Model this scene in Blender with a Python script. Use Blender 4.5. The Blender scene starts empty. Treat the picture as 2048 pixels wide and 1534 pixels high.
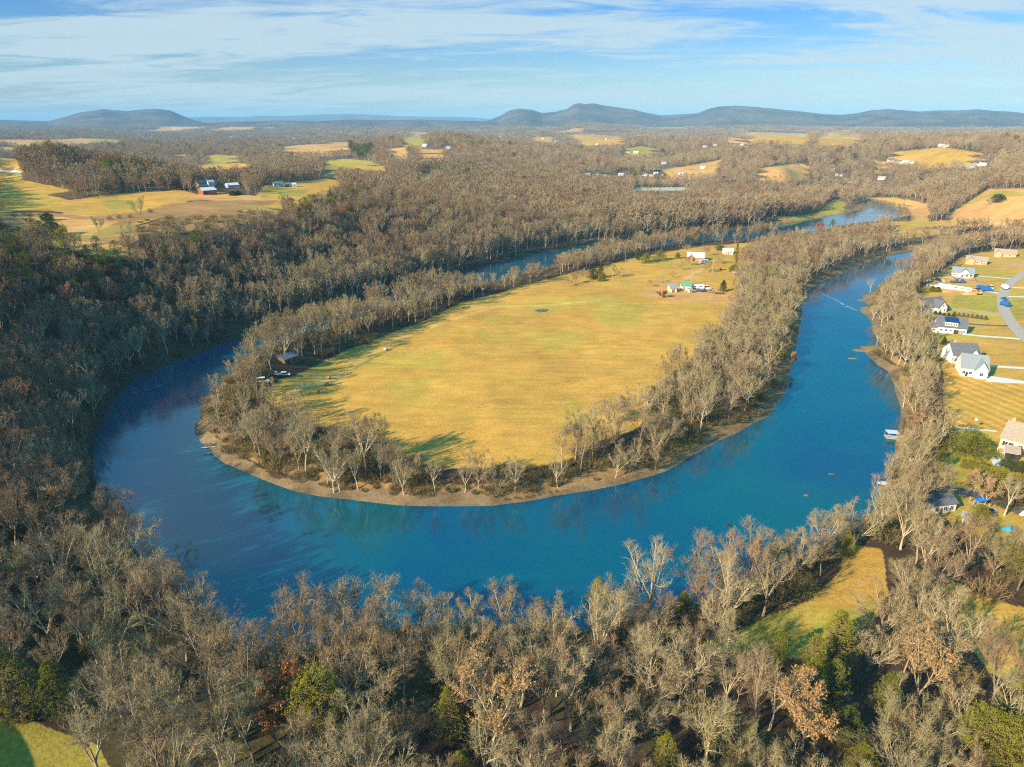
import bpy, math, random
import numpy as np
from mathutils import Vector, Matrix
R = math.radians
SC = bpy.context.scene
COL = SC.collection

# ---------------------------------------------------------------- camera
F = 1384.0                       # focal length in pixels of the 2048 px wide photograph
CAMZ = 120.0
PITCH = math.atan(527.0 / F)
cd = bpy.data.cameras.new("camera"); cam = bpy.data.objects.new("camera", cd); COL.objects.link(cam)
cam.location = (0, 0, CAMZ); cam.rotation_euler = (math.pi/2 - PITCH, 0, 0)
cd.sensor_width = 36.0; cd.lens = 36.0 * F / 2048.0; cd.clip_start = 1.0; cd.clip_end = 90000.0
SC.camera = cam

# ---------------------------------------------------------------- sun, sky, exposure
SUN_EL, SUN_AZ = R(27), R(231)          # azimuth clockwise from +Y: behind the camera on the left
SC.view_settings.view_transform = 'Standard'; SC.view_settings.look = 'None'
SC.view_settings.exposure = 0.96; SC.view_settings.gamma = 1.0
sd = bpy.data.lights.new("sun", 'SUN'); so = bpy.data.objects.new("sun", sd); COL.objects.link(so)
sd.energy = 5.0; sd.angle = R(0.5); sd.color = (1.0, 0.84, 0.60)
sv = Vector((math.sin(SUN_AZ)*math.cos(SUN_EL), math.cos(SUN_AZ)*math.cos(SUN_EL), math.sin(SUN_EL)))
so.rotation_euler = sv.to_track_quat('Z', 'Y').to_euler()
W = bpy.data.worlds.new("World"); SC.world = W; W.use_nodes = True

class NT:
    def __init__(s, t): s.t = t; t.nodes.clear()
    def n(s, typ, ins=None, **kw):
        nd = s.t.nodes.new(typ)
        for k, v in kw.items(): setattr(nd, k, v)
        for k, v in (ins or {}).items():
            if isinstance(v, bpy.types.NodeSocket): s.t.links.new(v, nd.inputs[k])
            else: nd.inputs[k].default_value = v
        return nd
    def math(s, op, a, b=0.0, c=None, clamp=False):
        d = {0: a, 1: b}
        if c is not None: d[2] = c
        return s.n('ShaderNodeMath', d, operation=op, use_clamp=clamp).outputs[0]
    def mix(s, f, a, b, blend='MIX'):
        return s.n('ShaderNodeMix', {0: f, 6: a, 7: b}, data_type='RGBA', blend_type=blend).outputs[2]
    def noise(s, vec, scale, detail=4, rough=0.55, dist=0.0):
        return s.n('ShaderNodeTexNoise', {'Vector': vec, 'Scale': scale, 'Detail': detail, 'Roughness': rough, 'Distortion': dist}).outputs[0]
    def ramp(s, f, *stops):
        nd = s.n('ShaderNodeValToRGB', {0: f}); cr = nd.color_ramp
        while len(cr.elements) < len(stops): cr.elements.new(0.5)
        for e, (p, c) in zip(cr.elements, stops):
            e.position = p; e.color = (c if hasattr(c, '__len__') else (c, c, c)) + ((1,) if not hasattr(c, '__len__') or len(c) == 3 else ()) if hasattr(c, '__len__') else (c, c, c, 1)
        return nd.outputs[0]

w = NT(W.node_tree)
sky = w.n('ShaderNodeTexSky', sky_type='NISHITA', sun_disc=False, sun_elevation=SUN_EL, sun_rotation=SUN_AZ,
          altitude=300.0, air_density=1.0, dust_density=0.6, ozone_density=2.5).outputs[0]
gen = w.n('ShaderNodeTexCoord').outputs['Generated']
sep = w.n('ShaderNodeSeparateXYZ', {0: gen})
X, Y, Z = sep.outputs
az = w.math('ARCTAN2', X, Y)
zp = w.math('MAXIMUM', Z, 0.0)
el = w.math('ARCSINE', zp)
# thin cirrus sheets: wide soft bands that run down to the right, finer streaks inside them
zc = w.math('ADD', zp, 0.10)
cx = w.math('DIVIDE', X, zc); cy = w.math('DIVIDE', Y, zc)
v1 = w.n('ShaderNodeCombineXYZ', {0: cx, 1: cy, 2: 0.0}).outputs[0]
v1 = w.n('ShaderNodeMapping', {0: v1, 2: (0, 0, R(-34)), 3: (0.42, 1.0, 1.0)}).outputs[0]
n1 = w.noise(v1, 0.72, 7, 0.55, 0.55)
n2 = w.noise(v1, 2.6, 8, 0.62, 0.9)
dens = w.math('ADD', w.math('MULTIPLY', n1, 0.56), w.math('MULTIPLY', n2, 0.44))
cl = w.n('ShaderNodeMapRange', {0: dens, 1: 0.42, 2: 0.56, 3: 0.0, 4: 1.0}, interpolation_type='SMOOTHSTEP').outputs[0]
cl = w.math('ADD', w.math('MULTIPLY', cl, 0.80), 0.06)
high = w.n('ShaderNodeMapRange', {0: zp, 1: 0.13, 2: 0.24, 3: 1.0, 4: 0.08}).outputs[0]
high = w.math('MAXIMUM', high, w.n('ShaderNodeMapRange', {0: X, 1: -0.12, 2: -0.42, 3: 0.0, 4: 0.6}).outputs[0])
cl = w.math('MULTIPLY', cl, high)
deep = w.mix(0.9, sky, (0.13, 0.58, 1.15, 1), 'MULTIPLY')
deep = w.mix(w.n('ShaderNodeMapRange', {0: zp, 1: 0.12, 2: 0.30}, interpolation_type='SMOOTHSTEP').outputs[0], deep, (0.22, 3.5, 7.2, 1))
hz = w.n('ShaderNodeMapRange', {0: zp, 1: 0.0, 2: 0.16, 3: 0.0, 4: 1.0}, interpolation_type='SMOOTHSTEP').outputs[0]
deep = w.mix(hz, w.mix(0.5, sky, (0.55, 0.85, 1.0, 1), 'MULTIPLY'), deep)
skyc = w.mix(cl, deep, (5.0, 6.2, 6.6, 1))
bgn = w.n('ShaderNodeBackground', {0: skyc, 1: 0.064})
w.n('ShaderNodeOutputWorld', {0: bgn.outputs[0]})

# ---------------------------------------------------------------- helpers
def srgb(r, g, b):
    f = lambda c: (c/255/12.92) if c/255 <= 0.04045 else ((c/255+0.055)/1.055)**2.4
    return (f(r), f(g), f(b))
MATS = {}
def mat(name, col, rough=0.8, metal=0.0, var=0.0, scale=1.0, spec=0.3, objvar=0.0):
    if name in MATS: return MATS[name]
    m = bpy.data.materials.new(name); m.use_nodes = True; t = NT(m.node_tree)
    c = t.n('ShaderNodeRGB').outputs[0]; c.default_value = (*col, 1)
    if var or objvar:
        v = 1.0
        if var:
            g = t.n('ShaderNodeNewGeometry').outputs['Position']
            v = t.n('ShaderNodeMapRange', {0: t.noise(g, scale, 5, 0.6), 1: 0.25, 2: 0.75, 3: 1-var, 4: 1+var}).outputs[0]
        if objvar:
            rd = t.n('ShaderNodeObjectInfo').outputs['Random']
            v = t.math('MULTIPLY', v, t.n('ShaderNodeMapRange', {0: rd, 3: 1-objvar, 4: 1+objvar}).outputs[0])
        c = t.n('ShaderNodeVectorMath', {0: c, 'Scale': v}, operation='SCALE').outputs[0]
    p = t.n('ShaderNodeBsdfPrincipled', {'Base Color': c, 'Roughness': rough, 'Metallic': metal, 'Specular IOR Level': spec})
    t.n('ShaderNodeOutputMaterial', {0: p.outputs[0]})
    MATS[name] = m; return m

def make_mesh(name, V, Fc, mats, midx=None, smooth=False):
    me = bpy.data.meshes.new(name)
    me.from_pydata([tuple(v) for v in V], [], Fc)
    for m in (mats if isinstance(mats, (list, tuple)) else [mats]): me.materials.append(m)
    if midx is not None: me.polygons.foreach_set('material_index', midx)
    if smooth: me.polygons.foreach_set('use_smooth', [True]*len(me.polygons))
    me.update(); return me
def link(name, me, parent=None, loc=None, col=COL):
    o = bpy.data.objects.new(name, me); col.objects.link(o)
    if parent is not None: o.parent = parent
    if loc is not None: o.location = loc
    return o
def tag(o, label, cat, group=None):
    o['label'] = label; o['category'] = cat
    if group: o['group'] = group
    return o
def thing(name, label, cat, loc, rz=0.0, group=None):
    o = bpy.data.objects.new(name, None); COL.objects.link(o); o.location = loc; o.rotation_euler = (0, 0, rz)
    o.empty_display_size = 0.5
    return tag(o, label, cat, group)
class MB:
    def __init__(s): s.v = []; s.f = []; s.m = []
    def add(s, V, Fc, m=0):
        b = len(s.v); s.v += [tuple(p) for p in V]; s.f += [tuple(i+b for i in f) for f in Fc]; s.m += [m]*len(Fc); return s
    def box(s, x0, x1, y0, y1, z0, z1, m=0, M=None):
        V = [Vector((x, y, z)) for z in (z0, z1) for y in (y0, y1) for x in (x0, x1)]
        if M: V = [M @ v for v in V]
        return s.add(V, [(0,2,3,1),(4,5,7,6),(0,1,5,4),(2,6,7,3),(0,4,6,2),(1,3,7,5)], m)
    def prism(s, prof, a0, a1, axis='x', m=0):
        # prof: list of (u, z); extruded along axis
        n = len(prof)
        P = [((a, u, z) if axis == 'x' else (u, a, z)) for a in (a0, a1) for (u, z) in prof]
        fs = [tuple(range(n)), tuple(range(2*n-1, n-1, -1))] + [(i, (i+1) % n + 0, (i+1) % n + n, i+n)[::-1] for i in range(n)]
        return s.add(P, fs, m)
    def cyl(s, c, r0, r1, h, n=10, m=0, axis='z'):
        V = []
        for k, (r, t) in enumerate(((r0, 0), (r1, h))):
            for i in range(n):
                a = 2*math.pi*i/n; p = (r*math.cos(a), r*math.sin(a), t)
                if axis == 'y': p = (p[0], p[2]-h/2, p[1])
                elif axis == 'x': p = (p[2]-h/2, p[0], p[1])
                V.append((c[0]+p[0], c[1]+p[1], c[2]+p[2]))
        return s.add(V, [tuple(range(n))[::-1], tuple(range(n, 2*n))] + [(i, (i+1) % n, (i+1) % n+n, i+n) for i in range(n)], m)
    def tube(s, pts, rad, n=5, m=0):
        pts = [Vector(p) for p in pts]; V = []; k = len(pts)
        for i, p in enumerate(pts):
            d = (pts[min(i+1, k-1)] - pts[max(i-1, 0)]).normalized()
            u = d.orthogonal().normalized(); w_ = d.cross(u)
            for j in range(n):
                a = 2*math.pi*j/n; V.append(p + (u*math.cos(a) + w_*math.sin(a))*rad[i])
        fs = [(i*n+j, i*n+(j+1) % n, (i+1)*n+(j+1) % n, (i+1)*n+j) for i in range(k-1) for j in range(n)]
        fs += [tuple(range(n))[::-1], tuple(range((k-1)*n, k*n))]
        return s.add(V, fs, m)
    def build(s, name, mats, parent=None, smooth=False, loc=None):
        return link(name, make_mesh(name, s.v, s.f, mats, s.m, smooth), parent, loc)

# ---------------------------------------------------------------- photograph geometry
cp, sp = math.cos(PITCH), math.sin(PITCH)
def project(x, y, z):
    zz = np.asarray(z) - CAMZ
    dep = y*cp - zz*sp
    up = y*sp + zz*cp
    dep = np.where(dep < 1, 1, dep)
    return 1024 + F*x/dep, 767 - F*up/dep
def unproj(px, py, z):
    a = (px-1024)/F; b = (767-py)/F
    d = (a, cp + b*sp, -sp + b*cp)
    t = (z - CAMZ)/d[2]
    return (a*t, d[1]*t)

def inpoly(P, X, Y):
    P = np.asarray(P, float); r = np.zeros(X.shape, bool)
    bx = (X >= P[:,0].min()) & (X <= P[:,0].max()) & (Y >= P[:,1].min()) & (Y <= P[:,1].max())
    if not bx.any(): return r
    xs, ys = X[bx], Y[bx]; q = np.zeros(xs.shape, bool); n = len(P)
    for i in range(n):
        x0, y0 = P[i]; x1, y1 = P[(i+1) % n]
        c = ((y0 > ys) != (y1 > ys))
        with np.errstate(divide='ignore', invalid='ignore'):
            q ^= c & (xs < (x1-x0)*(ys-y0)/(y1-y0+1e-12)+x0)
    r[bx] = q; return r
def smooth01(t): t = np.clip(t, 0, 1); return t*t*(3-2*t)

# value noise on world coordinates
_rng = np.random.RandomState(7); _LAT = _rng.rand(256, 256)
def vnoise(x, y, s, oct=3):
    r = 0; a = 1; tot = 0
    for o in range(oct):
        u = x/s + 37.1*o; v = y/s + 11.7*o
        iu = np.floor(u).astype(int); iv = np.floor(v).astype(int); fu = u-iu; fv = v-iv
        fu = fu*fu*(3-2*fu); fv = fv*fv*(3-2*fv)
        g = lambda i, j: _LAT[i & 255, j & 255]
        r = r + a*((g(iu,iv)*(1-fu)+g(iu+1,iv)*fu)*(1-fv)+(g(iu,iv+1)*(1-fu)+g(iu+1,iv+1)*fu)*fv)
        tot += a; a *= 0.5; s *= 0.5
    return r/tot

# ---- the river, traced at water level ----
INNER = [(1990,474),(1905,485),(1870,497),(1800,505),(1740,522),(1685,546),(1640,565),(1612,585),(1604,620),(1598,660),(1590,705),(1578,755),(1562,800),(1530,835),
 (1480,862),(1420,892),(1370,920),(1330,942),(1250,966),(1150,986),(1060,1001),(980,1011),(900,1012),(800,1010),(700,999),(640,992),(590,982),(540,965),(490,946),(450,928),(428,912),(420,900),(402,884),(389,868),(392,850),(402,835),(405,815),(420,795),(438,772),(462,752),
 (500,730),(560,700),(640,668),(740,634),(830,608),(900,593),(950,579),(1000,567),(1100,542),(1200,520),(1300,504),(1348,498),(1420,490),(1500,483),(1600,470),(1680,457),(1760,449),(1785,440)]
OUTER = [(1808,427),(1812,418),(1794,411),(1760,405),(1735,401),(1731,412),(1722,420),(1676,430),(1601,443),(1540,450),(1485,457),(1400,467),(1320,477),(1240,484),(1178,489),(1127,497),(1021,517),(950,536),(880,558),(810,580),(745,598),(700,612),(630,635),(560,655),(500,670),(440,690),(380,712),(330,732),(285,752),(245,778),(215,815),
 (196,860),(182,905),(184,950),(200,1000),(235,1060),(300,1128),(370,1195),(450,1265),(520,1312),(600,1300),(700,1262),(850,1250),(1000,1258),(1120,1268),(1200,1250),(1300,1224),(1400,1206),(1500,1170),(1600,1116),(1690,1064),(1745,1024),
 (1764,985),(1775,960),(1788,930),(1792,880),(1800,840),(1798,800),(1790,770),(1776,742),(1755,730),(1748,722),(1722,700),(1720,692),(1740,692),(1758,688),(1752,670),(1745,648),(1735,632),(1722,624),(1720,615),(1738,610),(1722,596),(1726,589),(1742,590),(1752,576),(1775,560),(1805,540),(1840,522),(1885,508),(1940,498),(2010,488)]
RIV = np.array([unproj(px, py, 0.0) for px, py in INNER + OUTER])
# gentle natural wobble on the outline
def refine(P, step=6.0):
    out = []
    for i in range(len(P)):
        a, b = P[i], P[(i+1) % len(P)]; L = np.hypot(*(b-a)); k = max(1, int(L/ max(step, 0.02*np.hypot(*a))))
        for j in range(k):
            p = a + (b-a)*j/k; nrm = np.array([-(b-a)[1], (b-a)[0]])/max(L, 1e-6)
            wob = (vnoise(np.array([p[0]]), np.array([p[1]]), 14.0, 3)[0]-0.5)*3.2*min(1.5, np.hypot(*p)/400)
            out.append(p + nrm*wob)
    return np.array(out)
RIVR = refine(RIV)
def segdist(P, x, y):
    d2 = np.full(x.shape, 1e18); n = len(P)
    for i in range(n):
        a = P[i]; b = P[(i+1) % n]; e = b-a; L = e@e+1e-9
        t = np.clip(((x-a[0])*e[0]+(y-a[1])*e[1])/L, 0, 1)
        dx = x-(a[0]+t*e[0]); dy = y-(a[1]+t*e[1]); np.minimum(d2, dx*dx+dy*dy, out=d2)
    return np.sqrt(d2)
def rivdist(x, y):            # signed, negative in the water
    d = np.full(x.shape, 999.0); r = np.hypot(x, y); m = (r < 1900) & (r > 100)
    if m.any():
        xs, ys = x[m], y[m]; dd = segdist(RIVR, xs, ys); dd[inpoly(RIVR, xs, ys)] *= -1; d[m] = np.minimum(dd, 999)
    return d

# ---- control heights: px, py, height above the river, width of the bank slope ----
CP = [(450,850,4,14),(700,900,4,16),(1000,850,4,16),(1300,850,4,14),(1500,700,4,12),(900,700,4,12),(1200,600,5,12),(1000,600,4.5,10),(1400,520,6,14),(1300,560,5.5,12),
(1550,500,4,12),(650,720,4,12),(820,650,4,12),(1200,530,4,10),(1500,480,3,10),(1600,520,4,12),(1700,480,4,12),(600,800,4,14),
(1100,1300,5,14),(600,1400,6,20),(1600,1300,6,14),(1024,1534,6,14),(300,1534,8,25),(0,1534,10,30),(2048,1534,7,14),(1700,1150,5,14),(1900,1300,6,14),(1400,1250,5,14),(800,1300,5,14),
(60,1300,14,60),(0,1150,24,90),(100,1080,22,90),(250,1200,10,40),(0,900,40,78),(60,800,44,78),(0,680,46,78),(120,640,46,78),(0,560,50,78),(100,540,50,78),(200,520,50,78),(330,520,48,78),
(450,500,46,78),(560,480,44,105),(700,450,40,100),(850,430,34,90),(1000,420,26,80),(1150,415,20,60),(1300,412,14,40),(1450,410,9,25),
(150,470,51,78),(30,480,51,78),(250,400,52,78),(400,390,54,78),(330,430,51,78),(50,415,53,78),(580,385,52,78),(500,420,50,78),(680,380,48,78),(750,400,42,100),
(120,388,56,90),(0,375,60,90),(20,345,66,90),(0,320,72,90),(110,318,80,90),(220,335,74,90),(300,355,58,90),(180,372,54,90),(350,368,46,90),(420,350,38,90),
(450,330,30,90),(600,300,35,90),(500,345,36,90),(650,330,46,90),(720,345,42,90),(850,310,50,90),(900,283,66,90),(820,360,36,90),(950,350,32,60),(1000,320,40,90),(1100,340,22,60),(1020,380,26,60),
(1290,345,4,30),(1200,360,8,40),(1200,380,14,40),(1150,300,40,60),(1250,284,52,60),(1400,372,6,25),(1330,320,24,40),(1500,290,58,60),(1600,275,68,60),(1450,310,40,60),(1570,335,42,60),(1480,345,20,60),(1650,355,12,30),(1600,385,5,20),(1750,380,5,20),
(1700,300,50,60),(1800,300,56,60),(1900,308,60,60),(1800,340,26,60),(1900,350,34,50),(2000,395,32,40),(1900,425,12,30),(2048,380,42,40),(2000,330,50,50),(1850,450,6,16),(1960,450,9,16),(2048,460,12,16),(2048,300,66,60),
(1900,550,6,12),(1950,700,6,14),(2000,850,6,14),(2048,1000,7,14),(1900,1000,6,14),(2048,600,7,14),(1830,560,5,12),(2048,520,8,14),(1840,800,5,12),
(200,272,22,90),(600,268,16,90),(400,270,16,90),(800,268,22,90),(1000,266,20,90),(1200,268,22,90),(1400,268,24,90),(1600,266,30,90),(1800,265,34,90),(2048,264,48,90),(0,272,24,90),(100,282,30,90),(300,290,30,90),
(250,254,8,90),(700,254,8,90),(1100,254,8,90),(1500,254,8,90),(1900,254,14,90)]
def lp(x, y):
    r = np.maximum(np.hypot(x, y), 1.0); return np.arctan2(x, y)*2.2, np.log(r)
_cw = np.array([unproj(a, b, h) for a, b, h, k in CP]); _cu, _cv = lp(_cw[:,0], _cw[:,1])
_ext = [(2.2*math.atan((p-1024)/F),math.log(r_),h_,80) for p,r_,h_ in [(-50,1750,28),(60,1750,28),(160,1750,28),(260,1700,28),(360,1500,26),(-50,2300,34),(200,2300,34),(400,2300,34),(650,2900,30),(750,2900,28),(850,2800,30),(950,2800,30),(1050,2700,34),(700,1500,34),(1150,2600,36),(1300,3200,40),(1700,3300,50)]]+[(-2.4,4.0,18,60),(2.4,4.0,6,14),(0,3.2,6,14),(-2.6,5.5,45,78),(2.4,5.6,7,14),(-2.6,6.4,52,78),(2.4,6.6,40,30),(-2.6,7.5,60,90),(2.4,7.5,60,60),(0,10.5,5,90),(-2,10.5,5,90),(2,10.5,5,90),(-2.6,9,45,90),(2.6,9,60,90),(-6,6,40,90),(6,6,20,50),(-6,9,40,90),(6,9,40,90)]
_cu = np.concatenate([_cu, [e[0] for e in _ext]]); _cv = np.concatenate([_cv, [e[1] for e in _ext]])
_ch = np.array([c[2] for c in CP]+[e[2] for e in _ext], float); _ck = np.array([c[3] for c in CP]+[e[3] for e in _ext], float)
def _ker(d2): return np.sqrt(d2 + 0.0004)      # linear-ish kernel: no overshoot
_K = _ker((_cu[:,None]-_cu)**2 + (_cv[:,None]-_cv)**2)
_n = len(_cu); _A = np.zeros((_n+1, _n+1)); _A[:_n,:_n] = _K - 0.006*np.eye(_n); _A[:_n,_n] = 1; _A[_n,:_n] = 1
_sol = np.linalg.solve(_A, np.stack([np.append(_ch, 0), np.append(_ck, 0)], 1))
def rbf(x, y):
    u, v = lp(x.ravel(), y.ravel()); out = np.empty((u.size, 2))
    for i in range(0, u.size, 20000):
        K = _ker((u[i:i+20000,None]-_cu)**2 + (v[i:i+20000,None]-_cv)**2)
        out[i:i+20000] = K @ _sol[:_n] + _sol[_n]
    return out[:,0].reshape(x.shape), out[:,1].reshape(x.shape)

# ---- skyline mountains: photo outline, distance, width ----
RIDGES = [
 (9800, 1900, [(-300,246),(-150,240),(0,239),(60,241),(100,242),(130,235),(165,225),(190,221),(212,217.5),(235,220),(262,222),(290,219),(322,217),(345,220),(365,229),(385,238),(410,245),(500,252)]),
 (18000, 2600, [(300,240),(390,234),(430,233),(480,234.5),(530,231),(560,232),(620,229.5),(700,227.5),(745,229),(800,232),(850,233),(900,233),(950,235),(1000,240),(1060,250)]),
 (7600, 1000, [(350,252),(400,247),(470,243),(560,241),(640,242),(700,239),(780,240.5),(840,239),(900,241),(980,243),(1040,250)]),
 (8600, 1900, [(930,252),(970,243),(1000,232),(1018,221),(1036,217),(1062,219),(1084,226),(1108,224),(1132,218),(1146,208),(1156,206),(1168,208),(1185,206.5),(1206,211),(1235,215),(1262,218.5),(1290,225),(1318,230.5),(1350,229),(1392,226.5),(1412,218),(1432,213),(1465,211),(1500,213.5),(1540,217),(1600,223),(1640,228),(1680,229.5),(1710,226),(1735,220.5),(1770,218),(1800,220.5),(1830,223),(1870,220.5),(1905,221),(1945,218.5),(1980,222),(2010,223),(2048,227),(2200,232),(2400,250)]),
]
def ridges(x, y):
    r = np.hypot(x, y); z = np.zeros(x.shape)
    pxc = 1024 + F*np.tan(np.clip(np.arctan2(x, y), -1.4, 1.4))/ (cp + sp*CAMZ/np.maximum(r, 1000))
    near = r > 5500
    if not near.any(): return z
    xs, ys, rs, ps = x[near], y[near], r[near], pxc[near]
    nz = vnoise(xs, ys, 1400, 5)-0.5; nz2 = -np.abs(vnoise(xs+900, ys*.5, 650, 4)-0.5)*2.2
    o = np.zeros(xs.shape)
    for D, wd, prof in RIDGES:
        q = np.array(prof, float); yy = np.interp(ps, q[:,0], q[:,1], left=262, right=262)
        # height that puts the crest on the traced skyline
        bb = (767-yy)/F; az_ = np.arctan2(xs, ys); slope = (-sp + bb*cp)/(cp + bb*sp)
        hz_ = CAMZ + D*np.cos(az_)*slope
        t = (rs-D)/wd
        shp = np.exp(-np.abs(t)**1.7*0.9 - 0) 
        o = np.maximum(o, hz_*np.clip(shp*(1 + 0.5*nz*np.minimum(1, np.abs(t)*2.2)) + 0.45*nz2*np.minimum(1, np.abs(t)*2.5)*shp, 0, 1.0))
    z[near] = o; return z
def height(x, y, d=None):
    x = np.asarray(x, float); y = np.asarray(y, float); r = np.hypot(x, y)
    P, K = rbf(x, y)
    far = smooth01((r-450)/900)
    P = P + far*((vnoise(x, y, 400, 3)-0.5)*46) + smooth01((r-2200)/2500)*((vnoise(x+5000, y, 1000, 4)-0.5)*56) + smooth01((r-6000)/5000)*0
    P = P + (vnoise(x, y, 60, 3)-0.5)*np.minimum(2.0, 0.06*np.maximum(P, 0))
    P = np.maximum(P, 2.2); K = np.maximum(K, 8)
    if d is None: d = rivdist(x, y)
    s = smooth01((d+0.6)/K*0.92)
    s = 0.35*np.clip(d/14, 0, 1)*np.minimum(1, 14/K*2) + (1-0.35*np.minimum(1, 14/K*2))*s
    z = np.where(d > 0, 0.05 + 0.09*np.minimum(d, 5) + P*s, np.maximum(-2.5, d*0.25))
    z = np.where(d > 900, P, z)
    return np.where(r > 5500, np.maximum(z, ridges(x, y)), z)
def ground_at(px, py):
    """world point where the line of sight through a photo pixel meets the terrain"""
    a = (px-1024)/F; b = (767-py)/F; d = np.array((a, cp + b*sp, -sp + b*cp))
    t = np.exp(np.linspace(math.log(60), math.log(14000), 900))
    h = height(d[0]*t, d[1]*t); k = np.where(CAMZ + d[2]*t < np.maximum(h, 0))[0]
    if len(k) == 0: k = [899]
    t1 = t[k[0]]; t0 = t[max(k[0]-1, 0)]
    tt = np.linspace(t0, t1, 24); hh = height(d[0]*tt, d[1]*tt); kk = np.where(CAMZ + d[2]*tt <= np.maximum(hh, 0))[0]
    q = tt[kk[0]] if len(kk) else t1
    return Vector((d[0]*q, d[1]*q, float(max(0, height(np.array([d[0]*q]), np.array([d[1]*q]))[0]))))
# ---------------------------------------------------------------- land cover, traced from the photograph
DRY, TAN, GRN, BRN, LAWN, MUD, PALE = (.53,.295,.055), (.58,.31,.10), (.36,.275,.045), (.34,.185,.07), (.50,.30,.06), (.20,.14,.075), (.45,.45,.36)
FIELDS = [
 (DRY, [(520,792),(560,762),(610,742),(690,702),(780,668),(860,638),(920,606),(1000,585),(1100,556),(1200,533),(1280,513),(1400,493),(1500,485),(1600,470),(1560,487),(1500,508),(1482,540),(1480,590),(1460,640),(1420,690),(1350,742),(1290,788),(1312,830),(1262,862),(1200,880),(1130,925),(1050,938),(950,938),(870,935),(810,912),(750,885),(660,858),(600,842),(560,822)]),
 (TAN, [(1272,592),(1330,562),(1400,572),(1470,590),(1465,610),(1360,602)]),
 (LAWN, [(1868,560),(1885,540),(1925,512),(1960,505),(2080,495),(2080,1120),(2000,1112),(1945,1075),(1900,1045),(1860,1005),(1852,985),(1880,940),(1902,880),(1890,800),(1885,740),(1872,690),(1858,655),(1830,640),(1822,600),(1842,575)]),
 (DRY, [(1888,745),(2080,770),(2080,870),(1890,848),(1885,800)]),
 (GRN, [(1910,590),(1990,592),(1996,625),(1900,612)]), (TAN,[(1860,562),(1880,552),(1960,562),(1980,590),(1860,586)]),
 (GRN, [(1980,600),(2010,600),(2080,600),(2080,640),(2030,640)]), (GRN,[(1905,855),(1985,868),(1985,905),(1900,985),(1870,975),(1900,900)]),
 (DRY, [(1690,1088),(1765,1098),(1776,1180),(1752,1235),(1640,1320),(1500,1310),(1410,1300),(1400,1288),(1500,1250),(1622,1200),(1680,1142)]),
 (GRN, [(1410,1300),(1400,1288),(1500,1250),(1590,1215),(1600,1260),(1750,1195),(1752,1235),(1640,1320),(1500,1300)]),
 (LAWN, [(1888,1150),(1960,1190),(2080,1225),(2080,1400),(1980,1345),(1900,1245)]),
 (GRN, [(-60,1430),(60,1440),(110,1462),(190,1490),(235,1560),(-60,1580)]),
 (DRY, [(0,413),(102,405),(205,391),(307,384),(359,379),(393,388),(427,398),(342,405),(273,422),(171,431),(102,422),(0,422)]),
 (GRN, [(205,402),(290,398),(270,416),(215,418)]),
 (BRN, [(-10,445),(-10,425),(102,425),(171,433),(273,425),(342,407),(427,400),(560,400),(547,408),(410,436),(342,434),(273,440),(256,494),(290,497),(296,520),(200,517),(120,494),(100,472),(40,458)]),
 (TAN, [(20,432),(90,430),(170,440),(240,442),(180,470),(110,470)]),(TAN,[(110,478),(200,484),(290,500),(290,516),(200,512)]),
 (TAN, [(360,392),(430,384),(520,392),(560,400),(430,402)]),
 (DRY, [(530,371),(649,357),(677,361),(683,371),(581,398),(512,391)]), (GRN,[(560,380),(620,378),(600,392),(560,394)]),
 (DRY, [(-10,349),(51,361),(147,381),(102,388),(-10,402)]), (DRY, [(-10,314),(41,320),(37,344),(-10,340)]),
 (DRY, [(390,332),(478,326),(513,330),(478,337),(393,340)]), (GRN, [(403,313),(427,309),(496,313),(444,318)]),
 (TAN, [(543,294),(615,289),(700,287),(700,292),(615,298)]), (TAN, [(342,309),(372,309),(369,313)]),
 (GRN, [(639,326),(667,318),(700,318),(740,322),(760,330),(700,331)]),
 (GRN, [(802,275),(854,270),(837,285)]), (TAN, [(768,299),(816,294),(813,306)]), (TAN, [(837,299),(888,299),(885,306),(837,306)]),
 (DRY, [(700,333),(768,332),(775,343),(735,340)]), (TAN, [(830,347),(864,347),(857,364)]),
 (DRY, [(1055,277),(1103,272),(1107,282)]), (DRY, [(1144,273),(1206,270),(1254,282),(1178,285)]), (GRN, [(1247,297),(1281,292),(1319,299),(1264,304)]),
 (TAN, [(1322,340),(1400,328),(1444,318),(1433,333),(1400,337),(1332,347)]), (PALE, [(1262,376),(1375,374),(1370,381),(1265,383)]),
 (DRY, [(1485,263),(1621,267),(1618,275),(1512,273)]), (TAN, [(1447,273),(1526,282),(1460,279)]), (DRY, [(1656,265),(1734,280),(1683,282),(1628,282)]),
 (TAN, [(1512,337),(1604,326),(1625,337),(1539,343)]), (DRY, [(1775,306),(1885,294),(1973,308),(1861,318)]), (TAN, [(1738,320),(1792,326),(1760,328)]),
 (TAN, [(1885,436),(1977,378),(2080,376),(2080,438)]), (GRN,[(1950,396),(1990,382),(2060,384),(2060,392)]),
 (GRN, [(1546,440),(1638,424),(1666,398),(1693,405),(1683,427),(1587,443)]),
 (TAN, [(1727,395),(1792,395),(1857,408),(1861,431),(1826,431),(1823,412),(1775,402)]), (LAWN, [(1779,443),(1929,441),(1900,450),(1792,462)]),
]
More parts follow.
